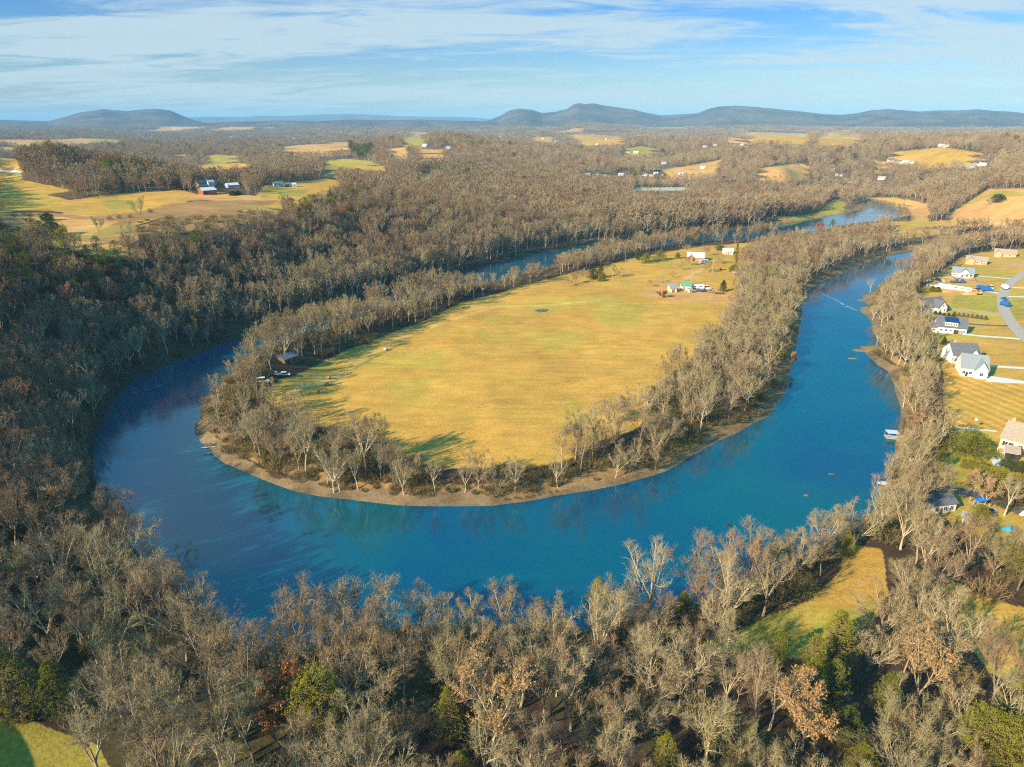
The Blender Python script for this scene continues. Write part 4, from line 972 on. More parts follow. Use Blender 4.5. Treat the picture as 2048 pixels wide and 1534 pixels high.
# ---------------------------------------------------------------- buildings
M_WHITE = mat('white_siding', (.78,.77,.73), .7, var=.05, scale=1.5); M_CREAM = mat('cream_siding', (.62,.53,.38), .8, var=.06, scale=1.5)
M_BRICK = mat('brick', (.50,.22,.10), .85, var=.15, scale=3); M_TANW = mat('tan_brick', (.58,.36,.20), .85, var=.12, scale=3)
M_SLATE = mat('slate_shingles', (.125,.13,.145), .8, var=.22, scale=1.2); M_GREYR = mat('grey_shingles', (.24,.27,.29), .8, var=.18, scale=1.2); M_TANR = mat('tan_shingles', (.36,.29,.21), .85, var=.18, scale=1.2)
M_METAL = mat('pale_metal_roof', (.55,.57,.60), .5, .0, var=.08, scale=.8); M_GREEN = mat('green_metal_roof', (.10,.24,.19), .5, .2, var=.12, scale=.8); M_BGREEN = mat('bright_green_roof', (.13,.33,.18), .5, var=.12, scale=.8)
M_WOOD = mat('old_boards', (.17,.11,.065), .9, var=.3, scale=2.5); M_DECK = mat('deck_boards', (.42,.31,.19), .85, var=.15, scale=3); M_RED = mat('red_boards', (.30,.07,.05), .8, var=.15, scale=2)
M_GLASS = mat('window_glass', (.03,.04,.05), .15, spec=.8); M_TRIM = mat('white_trim', (.8,.8,.78), .6); M_CONC = mat('pale_concrete', (.62,.60,.55), .9, var=.1, scale=.7); M_ASPH = mat('asphalt', (.38,.345,.30), .95, var=.12, scale=.4, spec=.05); M_DARKA = mat('dark_asphalt', (.12,.11,.11), .9, var=.2, scale=.6)
M_BLUE = mat('blue_paint', (.02,.13,.42), .35, var=.1); M_DBLUE = mat('dark_blue_paint', (.02,.05,.14), .35); M_TYRE = mat('black_rubber', (.025,.025,.025), .8); M_STEEL = mat('steel', (.4,.4,.42), .45, .6); M_ORANGE = mat('orange_paint', (.62,.17,.03), .4); M_YEL = mat('yellow_paint', (.68,.38,.02), .4)
M_EARTH = mat('orange_earth', (.58,.30,.12), .95, var=.2, scale=.8); M_TARP = mat('blue_tarp', (.02,.16,.55), .45, var=.15, scale=1.5); M_AQUA = mat('pool_water', (.05,.38,.44), .08); M_POLE = mat('weathered_pole', (.42,.34,.24), .9, var=.15, scale=2); M_GREYW = mat('grey_weathered_wood', (.45,.42,.38), .85, var=.15, scale=3)
M_SOLAR = mat('solar_glass', (.01,.035,.13), .12, spec=.7); M_STONE = mat('river_stone', (.42,.38,.32), .9, var=.25, scale=1.5); M_DRIFT = mat('driftwood', (.55,.47,.36), .85, var=.2, scale=1.5); M_FOAM = mat('white_foam', (.50,.56,.60), .6); M_BLACK = mat('black_plastic', (.03,.03,.035), .6); M_PIPE = mat('door_paint', (.28,.20,.13), .6)

def at_px(px, py, z=None):
    p = ground_at(px, py)
    return p
def gable(mb, mr, x0, x1, y0, y1, h, rise, axis='x', ov=.45, th=.22, z0=-.6):
    """walls of a gabled block into mb, its two roof slopes into mr"""
    if axis == 'x':
        ym = (y0+y1)/2; mb.prism([(y0, z0), (y1, z0), (y1, h), (ym, h+rise), (y0, h)], x0, x1, 'x', 0); hw = (y1-y0)/2; k = rise/hw
        a0, a1 = x0-ov, x1+ov
        for s in (-1, 1):
            e = ym+s*(hw+ov); ze = h-k*ov; P = [(ym, h+rise+.03), (e, ze+.03), (e, ze+.03+th), (ym, h+rise+.03+th)]
            mr.prism(P if s > 0 else P[::-1], a0, a1, 'x', 0)
    else:
        xm = (x0+x1)/2; mb.prism([(x0, z0), (x1, z0), (x1, h), (xm, h+rise), (x0, h)][::-1], y0, y1, 'y', 0); hw = (x1-x0)/2; k = rise/hw
        a0, a1 = y0-ov, y1
        for s in (-1, 1):
            e = xm+s*(hw+ov); ze = h-k*ov; P = [(xm, h+rise+.05), (e, ze+.05), (e, ze+.05+th), (xm, h+rise+.05+th)]
            mr.prism(P if s < 0 else P[::-1], a0, a1, 'y', 0)
def place(px0, py0, px1, py1, d):
    a, b = at_px(px0, py0), at_px(px1, py1); v = b-a; v.z = 0; L = v.length; rz = math.atan2(v.y, v.x); n = Vector((-v.y, v.x, 0)).normalized()
    c = (a+b)/2 + n*d/2; zz = [float(height(np.array([q.x]), np.array([q.y]))[0]) for q in (a, b, c)]
    return Vector((c.x, c.y, sum(zz)/3)), L, rz
def window(parent, x, y, z, w_, h_, side, bars=True):
    """side: 'f' front (-y), 'r' right (+x), 'l' left (-x)"""
    g, f = MB(), MB()
    def bx(mb, u0, u1, z0, z1, d0, d1):
        if side == 'f': mb.box(x+u0, x+u1, y-d1, y-d0, z+z0, z+z1)
        elif side == 'r': mb.box(x+d0, x+d1, y+u0, y+u1, z+z0, z+z1)
        else: mb.box(x-d1, x-d0, y+u0, y+u1, z+z0, z+z1)
    bx(g, -w_/2, w_/2, 0, h_, -.05, .03)
    for (u0, u1, z0, z1) in ((-w_/2-.1, w_/2+.1, h_, h_+.12), (-w_/2-.1, w_/2+.1, -.12, 0), (-w_/2-.1, -w_/2, 0, h_), (w_/2, w_/2+.1, 0, h_), (-.03, .03, 0, h_)): bx(f, u0, u1, z0, z1, -.02, .07)
    wo = g.build('window', M_GLASS, parent); f.build('frame', M_TRIM, wo)
def door(parent, x, y, w_, h_, side, m):
    g = MB()
    if side == 'f': g.box(x-w_/2, x+w_/2, y-.07, y+.04, 0, h_)
    elif side == 'r': g.box(x-.04, x+.07, y-w_/2, y+w_/2, 0, h_)
    else: g.box(x-.07, x+.04, y-w_/2, y+w_/2, 0, h_)
    d = g.build('door', m, parent); q = MB()
    if side == 'f': q.box(x+w_*.3, x+w_*.38, y-.12, y-.07, 1, 1.15)
    elif side == 'r': q.box(x+.07, x+.12, y+w_*.3, y+w_*.38, 1, 1.15)
    else: q.box(x-.12, x-.07, y+w_*.3, y+w_*.38, 1, 1.15)
    q.build('handle', M_STEEL, d)
def house(name, label, cat, px, d, h, rise, mw, mr, wings=(), wins=(), doors=(), chimney=None, dormer=None, group=None, axis='x', porch=None):
    c, L, rz = place(*px, d); t = thing(name, label, cat, c, rz, group); a, b = MB(), MB(); x0, x1, y0, y1 = -L/2, L/2, -d/2, d/2
    gable(a, b, x0, x1, y0, y1, h, rise, axis)
    for (wx, ww, out, wh, wr) in wings:
        xx = wx*L; hw = ww*L/2; hm = (rise)/(d/2)   # front gable runs back into the main roof
        back = min(d*.45, wr/hm) if axis == 'x' else .2
        gable(a, b, xx-hw, xx+hw, y0-out, y0+back+.01, wh, wr, 'y')
    wl = a.build('wall', mw, t); rf = b.build('roof', mr, t)
    if chimney: q = MB().box(chimney*L-.5, chimney*L+.5, .2, 1.2, h, h+rise+1.1); q.box(chimney*L-.6, chimney*L+.6, .1, 1.3, h+rise+1.1, h+rise+1.3); q.build('chimney', M_TANW, rf)
    if dormer:
        dx, dw = dormer; w0 = dx*L; q = MB(); q.box(w0-dw/2, w0+dw/2, y0+.6, -.4, h+.2, h+rise*.62); dm = q.build('dormer', mw, t)
        q = MB(); q.prism([(y0+.3, h+rise*.62+.02), (-.1, h+rise*.95+.25), (-.1, h+rise*.95+.45), (y0+.3, h+rise*.62+.2)][::-1], w0-dw/2-.2, w0+dw/2+.2, 'x'); q.build('solar_panel', M_SOLAR, t)
        for k in range(5): window(dm, w0-dw/2+dw*(k+.5)/5, y0+.6, h+.2+rise*.18, .75, rise*.26, 'f')
    for (side, u, z, ww, hh) in wins:
        if side == 'f': window(t, u*L, y0, z, ww, hh, 'f')
        elif side == 'r': window(t, x1, u*d, z, ww, hh, 'r')
        elif side == 'l': window(t, x0, u*d, z, ww, hh, 'l')
        else:
            k = int(side[1]); wx, _, out, _, _ = wings[k]; window(t, wx*L+u, y0-out, z, ww, hh, 'f')
    for (side, u, ww, hh, m) in doors:
        if side == 'f': door(t, u*L, y0, ww, hh, 'f', m)
        elif side == 'r': door(t, x1, u*d, ww, hh, 'r', m)
        elif side == 'l': door(t, x0, u*d, ww, hh, 'l', m)
        else: k = int(side[1]); door(t, wings[k][0]*L+u, y0-wings[k][2], ww, hh, 'f', m)
    if porch:
        u0, u1, out = porch; q = MB().box(u0*L, u1*L, y0-out, y0-.02, -.6, .25); q.build('deck', M_DECK, t)
        for k in range(4): MB().box(u0*L+(u1-u0)*L*k/3-.08, u0*L+(u1-u0)*L*k/3+.08, y0-out+.05, y0-out+.21, .25, 1.3).build('post', M_TRIM, t)
    return t
W3 = [('f', -.3, 1, 1.2, 1.3), ('f', .05, 1, 1.2, 1.3), ('f', .32, 1, 1.2, 1.3)]
house('house', 'low tan house half hidden by trees at the top right corner of the subdivision', 'house', (1987,514,2032,514), 11, 3, 3, M_TANW, M_TANR, wins=[('f',.2,1,1.2,1.2)], doors=[('f',-.1,1,2.1,M_PIPE)], wings=[(-.32,.3,1.5,3,2.2)])
house('house', 'orange brick ranch house with grey-tan gabled roof beside the upper tree line', 'house', (1930,528,1973,530), 11, 3.2, 2.8, M_TANW, M_TANR, wins=[('f',.05,1,1.2,1.2),('f',.25,1,1.2,1.2),('r',0,1,1.2,1.2)], doors=[('f',.38,1,2.1,M_PIPE)], wings=[(-.26,.36,1.5,3.2,2.4)])
house('house', 'pale grey house with front gable and grey roof above the building site', 'house', (1903,553,1946,556), 12, 3.2, 3.4, M_WHITE, M_GREYR, wins=[('w0',-1.6,1,1.3,1.3),('w0',1.6,1,1.3,1.3),('f',-.4,1,1,1.2),('f',.42,1,1,1.2)], doors=[('f',-.28,1,2.1,M_PIPE)], wings=[(.08,.5,2,3.2,3.2)], porch=(-.48,-.2,2.5))
house('house', 'large white house with slate roof and tall front gable beside green-roofed pavilions', 'house', (1850,627,1893,622), 13, 3.8, 4.2, M_WHITE, M_SLATE, wins=[('w0',-1.7,1,1.1,1.4),('w0',1.7,1,1.1,1.4),('w0',0,4.3,1,1),('f',.44,1.2,1,1.3),('r',0,1,1.3,1.3)], doors=[('f',.38,1,2.1,M_BLACK),('f',-.42,1,2.1,M_PIPE)], wings=[(.12,.42,2.5,3.8,3.8)])
house('house', 'long white house with slate roof, window dormer and dark blue solar panel', 'house', (1871,665,1932,669), 12, 3.6, 4.4, M_WHITE, M_SLATE, wins=[('f',-.34,1.1,1,1.2),('f',-.18,1.1,1,1.2),('f',-.02,1.1,1,1.2),('f',.42,1.1,.9,1.2)], doors=[('f',.16,2.4,2.3,M_BLACK),('f',.32,2.6,2.3,M_GREYR)], dormer=(-.03,6.4))
house('house', 'white house with slate roof and wide offset gable on the lawn below the conical evergreen', 'house', (1904,727,1958,727), 12, 4.2, 4.6, M_WHITE, M_SLATE, wins=[('f',-.4,1.1,1.2,1.4),('w0',-1.5,1.2,1,1.2),('w0',1.5,1.2,1,1.2),('w1',0,1.2,1.6,1.3),('r',0,1.1,1.2,1.3)], doors=[('f',-.28,1,2.1,M_BLACK)], wings=[(-.08,.36,2.2,3.6,2.8),(.22,.42,1.0,4.2,3.6)], chimney=-.3)
house('house', 'white house with pale grey roof and curved white driveway, lower of the white pair', 'house', (1920,752,1974,756), 14, 4.2, 4.8, M_WHITE, M_GREYR, wins=[('f',-.4,1.1,1.2,1.4),('f',-.15,1.1,1.2,1.4),('w0',0,1.4,1.3,1.5),('l',0,1.1,1.2,1.3)], doors=[('f',-.28,1,2.1,M_BLACK),('r',0,4.2,2.5,M_TRIM)], wings=[(.22,.46,2.0,4.2,3.8)])
house('house', 'large beige house with tan roof at the right edge, beside a round patio deck', 'house', (1996,897,2072,915), 15, 4.5, 4.2, M_CREAM, M_TANR, wins=[('f',-.36,1.5,1.6,1.7),('f',-.2,1.5,1.6,1.7),('f',.05,1.5,1.4,1.6),('l',-.2,1.4,1.3,1.5),('l',.2,1.4,1.3,1.5)], doors=[('f',-.06,1.1,2.2,M_PIPE)], porch=(-.46,.1,3.4), chimney=-.4)
house('house', 'small house with dark grey gabled roof half behind bare trees near the driveway', 'house', (1862,1030,1910,1022), 11, 3.2, 2.6, M_WHITE, M_SLATE, wins=W3, doors=[('f',-.1,1,2.1,M_PIPE)])
house('house', 'brick farmhouse with pale metal roof among shrubs on the peninsula', 'house', (1374,521,1408,523), 12, 3, 3.2, M_BRICK, M_METAL, wins=[('f',-.3,1,1.2,1.3),('f',.3,1,1.2,1.3)], doors=[('f',0,1,2.1,M_PIPE)], wings=[(-.3,.3,2,3,2.2)])
house('cottage', 'small white box cottage beside the tall spruce on the peninsula', 'house', (1447,508,1466,509), 8, 3.4, 1.2, M_WHITE, M_WHITE, wins=[('f',-.25,1,1.2,1.2),('f',.25,1,1.2,1.2)], doors=[('f',0,1,2.1,M_PIPE)])
house('farm_building', 'white farm building with bright green metal roof in the peninsula yard', 'farm building', (1362,580,1382,581), 10, 3, 2, M_WHITE, M_BGREEN, wins=[('f',.2,1,1.2,1)], doors=[('f',-.2,1.6,2.3,M_PIPE)])
house('shed', 'weathered grey-white shed left of the green-roofed farm building', 'shed', (1340,585,1353,585), 8, 3.2, 1.6, M_CREAM, M_GREYR, doors=[('f',0,1.8,2.3,M_WOOD)])
house('shed', 'tiny grey hut just below the green-roofed farm building', 'shed', (1379,586,1384,586), 3, 2.2, .8, M_CREAM, M_GREYR, doors=[('f',0,.9,1.9,M_WOOD)])
house('shed', 'dark plank shed with blue-grey metal roof under the trees at the field edge', 'shed', (570,729,597,726), 6, 2.8, 1.1, M_WOOD, mat('dark_metal_roof', (.10,.15,.22), .5, .2, var=.2, scale=1), doors=[('f',-.2,2,2.2,M_BLACK),('f',.22,1.6,2.2,M_BLACK)])
house('shed', 'small bright white shed beside the orange-leaved tree at the top of the lots', 'shed', (1827,605,1836,605), 3.5, 2.3, 1.1, M_WHITE, M_WHITE, doors=[('f',0,1.2,2,M_PIPE)])
house('pavilion', 'upper green metal-roofed pavilion left of the large white house', 'pavilion', (1832,625,1858,627), 8, 3, 2.2, M_TANW, M_GREEN, doors=[('f',0,2.5,2.3,M_BLACK)])
house('pavilion', 'lower green metal-roofed pavilion with small porch gable', 'pavilion', (1836,641,1859,643), 6, 2.8, 1.8, M_TANW, M_GREEN, doors=[('f',0,1.6,2.2,M_BLACK)], wings=[(0,.4,1.2,2.6,1.3)])
house('annex', 'low white annex with slate roof at the left end of the long white house', 'annex', (1861,664,1871,665), 8, 3, 2, M_WHITE, M_SLATE, wins=[('f',0,1.1,1.2,1.1)], doors=[('f',-.35,.8,2,M_PIPE)])
house('patio_shelter', 'white-posted patio shelter with tan roof below the beige house', 'shelter', (2009,917,2035,921), 6, 2.8, 1.2, M_WHITE, M_TANR, doors=[('f',-.2,2.6,2.3,M_BLACK),('f',.22,2.6,2.3,M_BLACK)])
house('shed', 'little white shed among bare trees below the dark-roofed house', 'shed', (1922,1047,1936,1050), 3.5, 2.2, 1, M_WHITE, M_GREYR, doors=[('f',0,1,1.9,M_PIPE)])
house('barn', 'red barn with pale metal roof at the edge of the hill pasture', 'barn', (407,390,434,389), 11, 4, 2.2, M_RED, M_METAL, doors=[('f',-.3,3,3,M_BLACK)], wins=[('f',.2,1.4,1.2,1)])
house('farmhouse', 'tall brown farmhouse behind the red barn on the hill', 'house', (399,380,413,380), 9, 6, 2.5, M_TANW, M_SLATE, wins=[('f',-.25,1,1.2,1.4),('f',.25,1,1.2,1.4),('f',-.25,4,1.2,1.3),('f',.25,4,1.2,1.3)], doors=[('f',0,1,2.1,M_PIPE)])
house('house', 'small white house behind trees right of the brown farmhouse', 'house', (420,373,431,373), 9, 4, 2, M_WHITE, M_METAL, wins=W3[:1], doors=[('f',.2,1,2.1,M_PIPE)])
house('house', 'long low white house between the red barn and the dark evergreen', 'house', (456,376,479,376), 9, 3, 1.8, M_WHITE, M_METAL, wins=W3, doors=[('f',-.12,1,2.1,M_PIPE)])
house('farm_building', 'long white farm shed with green roof on the hilltop lawn', 'farm building', (548,373,567,373), 8, 3, 1.8, M_WHITE, M_BGREEN, wins=W3[:2], doors=[('f',.3,1.4,2.2,M_PIPE)])
house('shed', 'green-roofed open shed, middle of the hilltop farm row', 'shed', (570,374,581,374), 7, 3, 1.6, M_WOOD, M_GREEN, doors=[('f',0,2,2.2,M_BLACK)])
house('shed', 'small pale shed at the right end of the hilltop farm row', 'shed', (585,374,593,374), 6, 2.8, 1.4, M_WHITE, M_METAL, doors=[('f',0,1.4,2,M_PIPE)])
# far houses: one built, the rest copied
def far_proto(mw, mr):
    r = bpy.data.objects.new('distant_house', None); COL.objects.link(r); a, b = MB(), MB(); gable(a, b, -9, 9, -5, 5, 5, 3.4, 'x', z0=-2); gable(a, b, 1, 6.5, -7.5, -3, 4.4, 2.6, 'y', z0=-2)
    a.build('wall', mw, r); rf = b.build('roof', mr, r); MB().box(-5.5, -4.3, -.6, .6, 7, 9.6).build('chimney', M_TANW, rf)
    return r
def copy_deep(o, parent=None):
    c = o.copy(); COL.objects.link(c); c.parent = parent
    for ch in o.children: copy_deep(ch, c)
    return c
FPR = {}
for ph, k, n, p in FHP:
    key = random.choice(('grey', 'grey', 'slate', 'tan', 'metal')); first = key not in FPR
    if first: FPR[key] = far_proto(mat('dull_white_siding', (.52,.50,.46), .8), {'grey': M_GREYR, 'slate': M_SLATE, 'tan': M_TANR, 'metal': M_METAL}[key])
    o = FPR[key] if first else copy_deep(FPR[key])
    o.location = p; o.rotation_euler = (0, 0, random.uniform(-.7, .7)); s = random.uniform(.6, .95)*min(1.25, max(.8, p.length/2500)); o.scale = (s, s, s)
    tag(o, ('%s of the left to right row: ' % nth(k) if False else '') + ph + (', %s from the left' % nth(k)), 'house', 'distant houses')

# ---------------------------------------------------------------- roads, drives, pool
def strip(name, pts, hw, m, dz=.06, label=None):
    P = [ground_at(*p) for p in pts]; S = []
    for a, b in zip(P[:-1], P[1:]):
        k = max(1, int((b-a).length/2.5))
        for j in range(k): S.append(a+(b-a)*j/k)
    S.append(P[-1]); S = np.array([(q.x, q.y) for q in S])
    for _ in range(3): S[1:-1] = (S[:-2]+2*S[1:-1]+S[2:])/4
    T_ = np.gradient(S, axis=0); T_ /= np.linalg.norm(T_, axis=1)[:,None]+1e-9; N_ = np.stack([-T_[:,1], T_[:,0]], 1); W_ = hw if np.ndim(hw) else [hw]*len(S)
    W_ = np.interp(np.linspace(0, 1, len(S)), np.linspace(0, 1, len(W_)), W_)[:,None]
    cols = [S+N_*W_*f for f in (1, .5, 0, -.5, -1)]; Q = np.concatenate(cols); z = height(Q[:,0], Q[:,1])+dz; n = len(S)
    V = [(q[0], q[1], zz) for q, zz in zip(Q, z)]; Fs = [(c*n+i, (c+1)*n+i, (c+1)*n+i+1, c*n+i+1) for c in range(4) for i in range(n-1)]
    o = MB().add(V, Fs).build(name, m); o['kind'] = 'structure'; return o
strip('road', [(2110,520),(2070,536),(2048,547),(2023,564),(2009,580),(2004,597),(2007,617),(2019,640),(2034,660),(2048,674),(2080,700)], 3.1, M_ASPH, .10)
for pts, hw, m in (([(1946,551),(1990,555),(2028,558)],1.6,M_CONC), ([(1944,579),(1975,583),(2003,588)],1.7,M_CONC), ([(1893,617),(1950,623),(2006,629)],1.8,M_ASPH), ([(1880,640),(1935,648),(1980,651),(2023,652)],1.7,M_DARKA), ([(1925,668),(1945,671),(2000,675),(2042,678)],1.7,M_CONC),
    ([(1970,731),(2000,734),(2080,738)],1.7,M_CONC), ([(1972,757),(1990,759),(2080,768)],[5,4,2.2,1.9],M_CONC), ([(2018,574),(2080,578)],1.6,M_CONC), ([(2010,593),(2080,594)],1.6,M_CONC), ([(1973,528),(2010,528),(2060,530)],1.5,M_ASPH)):
    strip('driveway', pts, hw, m, .06)
strip('footpath', [(1872,852),(1930,856),(1994,863)], .8, M_CONC, .06)
strip('driveway', [(1890,976),(1940,985),(2000,1005),(2080,1040)], 2.4, M_DARKA, .06)
strip('gravel_track', [(-10,339),(20,343),(37,347)], 3, M_CONC, .3); strip('gravel_path', [(1476,534),(1486,540),(1489,566)], 1.2, M_CONC, .08)
strip('patio', [(1990,915),(1997,935),(2010,945)], 1.6, M_CONC, .09)
def disc(name, px, py, r, m, label, cat, h=.5, sy=.6):
    p = at_px(px, py); t = thing(name, label, cat, p); a = MB().cyl((0,0,-.1), r+.25, r+.25, h, 20); ob = a.build('rim', M_TRIM, t); b = MB().cyl((0,0,h-.09), r, r, .06, 20); b.build('water', m, t); t.scale = (1, sy, 1); return t
disc('swimming_pool', 1855, 655, 3.4, M_AQUA, 'light blue oval pool left of the long white house', 'pool'); disc('swimming_pool', 2010, 931, 2.0, M_AQUA, 'small turquoise pool beside the patio shelter', 'pool')

# ---------------------------------------------------------------- vehicles
def wheels(t, xs, yw, r=.38, w_=.28):
    for x in xs:
        for s in (-1, 1):
            wo = MB().cyl((x, s*yw, r), r, r, w_, 12, axis='y').build('wheel', M_TYRE, t); MB().cyl((x, s*(yw+w_/2), r), r*.55, r*.5, .05, 8, axis='y').build('rim', M_STEEL, wo)
def car_parts(t, kind, m):
    if kind in ('car', 'suv', 'van'):
        L, Wd, H = {'car': (4.5, 1.8, 1.45), 'suv': (4.8, 1.9, 1.8), 'van': (5.6, 2.1, 2.4)}[kind]; b = .95 if kind != 'van' else 1.2
        pr = [(-L/2, .35), (L/2, .35), (L/2, b*.8), (L*.30, b), (-L/2, b)]
        MB().prism([(p[0], p[1]) for p in pr][::-1], -Wd/2, Wd/2, 'y').build('body', m, t)
        c0, c1 = (-.40*L if kind != 'van' else -.49*L), (.18*L if kind == 'car' else .28*L)
        gl = MB().prism([(c0, b), (c1, b), (c1-.6, H-.05), (c0+.35, H-.05)][::-1], -Wd/2+.12, Wd/2-.12, 'y').build('window', M_GLASS, t); MB().box(c0+.3, c1-.55, -Wd/2+.14, Wd/2-.14, H-.05, H).build('roof', m, t)
        wheels(t, (-L*.31, L*.31), Wd/2-.12)
    elif kind == 'pickup':
        MB().prism([(-2.7, .45), (2.7, .45), (2.7, 1.0), (1.3, 1.12), (-2.7, 1.12)][::-1], -.95, .95, 'y').build('body', m, t)
        MB().prism([(-.5, 1.12), (1.3, 1.12), (.8, 1.75), (-.4, 1.75)][::-1], -.82, .82, 'y').build('window', M_GLASS, t); MB().box(-.42, .8, -.84, .84, 1.75, 1.82).build('roof', m, t)
        MB().box(-2.55, -.6, -.8, .8, 1.121, 1.14).build('cargo_bed', M_BLACK, t); wheels(t, (-1.7, 1.7), .85, .42)
    elif kind == 'box':
        MB().box(-3.6, 1.6, -1.15, 1.15, .9, 3.2).build('cargo_box', m, t); MB().prism([(1.7, .6), (3.5, .6), (3.5, 1.5), (3.1, 2.3), (1.7, 2.3)][::-1], -1.05, 1.05, 'y').build('cab', m, t); MB().box(3.15, 3.4, -.95, .95, 1.55, 2.1).build('window', M_GLASS, t); wheels(t, (-2.5, 2.5), 1.0, .48)
    elif kind == 'mixer':
        MB().box(-4, 4, -.6, .6, .8, 1.15).build('chassis', M_BLACK, t); MB().prism([(2.2, .8), (4.3, .8), (4.3, 1.7), (4.0, 2.9), (2.2, 2.9)][::-1], -1.2, 1.2, 'y').build('cab', m, t); MB().box(4.05, 4.25, -1, 1, 1.9, 2.6).build('window', M_GLASS, t)
        d = MB(); prof = [(-3.9, .5), (-3.0, 1.0), (-1.2, 1.3), (.6, 1.15), (1.9, .6)]; d.tube([(x, 0, 2.35-.12*x) for x, r in prof], [r for x, r in prof], 12); d.build('drum', m, t); wheels(t, (-3.0, -1.8, 3.1), 1.1, .52)
    elif kind == 'camper':
        MB().box(-4.5, 4.5, -1.25, 1.25, .6, 3.1).build('body', m, t); MB().box(-2.6, -1.2, -1.3, -1.25, 1.7, 2.4).build('window', M_GLASS, t); MB().box(1.0, 2.6, -1.3, -1.25, 1.7, 2.4).build('window', M_GLASS, t); MB().box(-.4, .4, -1.3, -1.25, .7, 2.5).build('door', M_GREYR, t); wheels(t, (-.9, .5), 1.1)
    elif kind == 'flatbed':
        MB().box(-3.5, 3.5, -1.1, 1.1, .75, .95).build('deck', m, t); MB().box(3.5, 4.8, -.08, .08, .6, .75).build('hitch', M_BLACK, t); wheels(t, (-.8, .4), 1.0)
    elif kind == 'tractor':
        MB().box(-.2, 1.9, -.45, .45, .8, 1.5).build('hood', m, t); MB().box(-1.3, -.3, -.6, .6, .9, 1.5).build('body', m, t); MB().box(-1.2, -.2, -.65, .65, 2.4, 2.5).build('roof', m, t)
        for sx in (-1.15, -.25):
            for sy in (-.6, .6): MB().box(sx-.04, sx+.04, sy-.04, sy+.04, 1.5, 2.4).build('post', M_BLACK, t)
        for s in (-1, 1): MB().cyl((-.8, s*.85, .75), .75, .75, .4, 14, axis='y').build('wheel', M_TYRE, t); MB().cyl((1.4, s*.65, .42), .42, .42, .28, 12, axis='y').build('wheel', M_TYRE, t)
    elif kind == 'digger':
        MB().box(-1.5, 1.5, -1.2, -.7, 0, .8).build('track', M_BLACK, t); MB().box(-1.5, 1.5, .7, 1.2, 0, .8).build('track', M_BLACK, t); MB().box(-1.6, 1.0, -1.1, 1.1, .9, 1.9).build('body', m, t); MB().box(-.2, 1.0, -1.0, -.1, 1.9, 2.7).build('cab', M_GLASS, t)
        MB().tube([(.9, .3, 1.5), (3.0, .3, 3.6), (5.0, .3, 2.2), (5.2, .3, .8)], [.22, .2, .16, .12], 4).build('arm', m, t); MB().box(4.8, 5.6, -.1, .7, .1, .8).build('bucket', M_STEEL, t)
def vehicle(kind, px, py, rz, m, label, cat):
    p = at_px(px, py); p.z += .1; t = thing({'car': 'parked_car', 'suv': 'parked_car', 'van': 'van', 'pickup': 'pickup_truck', 'box': 'box_truck', 'mixer': 'mixer_truck', 'camper': 'camper_trailer', 'flatbed': 'flatbed_trailer', 'tractor': 'tractor', 'digger': 'excavator'}[kind], label, cat, p, R(rz)); car_parts(t, kind, m); return t
VH = [('car',1857,563,20,M_WHITE,'leftmost white car parked in the grass above the building site','car'),('pickup',1865,560,10,M_WHITE,'white pickup second from left above the building site','pickup'),('pickup',1877,562,80,M_DBLUE,'dark blue pickup parked above the building site','pickup'),('car',1886,563,70,M_WHITE,'small pale car beside the dark blue pickup','car'),
 ('car',1859,572,0,M_WHITE,'low white car at the left corner of the foundation','car'),('mixer',1962,580,-10,M_BLUE,'blue mixer truck waiting on the site driveway','truck'),('box',1973,583,-8,M_BLUE,'smaller blue truck right of the mixer truck','truck'),('van',1980,577,80,M_WHITE,'white van parked above the site driveway','van'),('box',2008,578,75,M_WHITE,'white box truck stopped on the curved road','truck'),
 ('pickup',2008,600,88,M_BLUE,'blue pickup on the road bend above the larger blue truck','pickup'),('box',2009,612,92,M_BLUE,'larger blue truck with pale cab on the curved road','truck'),('digger',1957,589,170,M_YEL,'yellow excavator beside the orange earth pile','excavator'),
 ('car',1399,583,5,M_BLUE,'blue car in the peninsula farmyard','car'),('pickup',1408,584,0,M_DBLUE,'dark pickup beside the blue car in the farmyard','pickup'),('pickup',1422,585,170,M_ORANGE,'orange-red truck hitched to a flat trailer in the farmyard','pickup'),('flatbed',1438,588,-8,M_WOOD,'dark flat trailer right of the orange-red truck','trailer'),('van',1414,578,0,M_WHITE,'white van behind the orange-red truck','van'),
 ('camper',1395,578,-3,M_WHITE,'long white camper trailer beside the green-roofed farm building','camper'),('car',1488,581,0,M_WHITE,'white car half under the trees at the yard corner','car'),('tractor',1443,540,0,M_YEL,'yellow tractor in the shrubs beside the pole','tractor'),('pickup',1472,546,0,M_WHITE,'white pickup in the grass below the spruce','pickup'),('tractor',1474,550,60,M_ORANGE,'orange tractor beside the white pickup','tractor'),
 ('car',1484,505,0,M_RED,'dark red car right of the white cottage','car'),('camper',1407,527,30,M_METAL,'silver trailer parked right of the brick farmhouse','trailer'),('suv',570,751,10,M_WHITE,'white off-roader parked by the river trees below the plank shed','car'),('van',526,765,15,M_WHITE,'white van standing at the edge of the trees near the fire ring','van'),('pickup',552,751,0,M_GREYR,'grey pickup in the shade between the white vehicles','pickup')]
for v in VH: vehicle(*v)
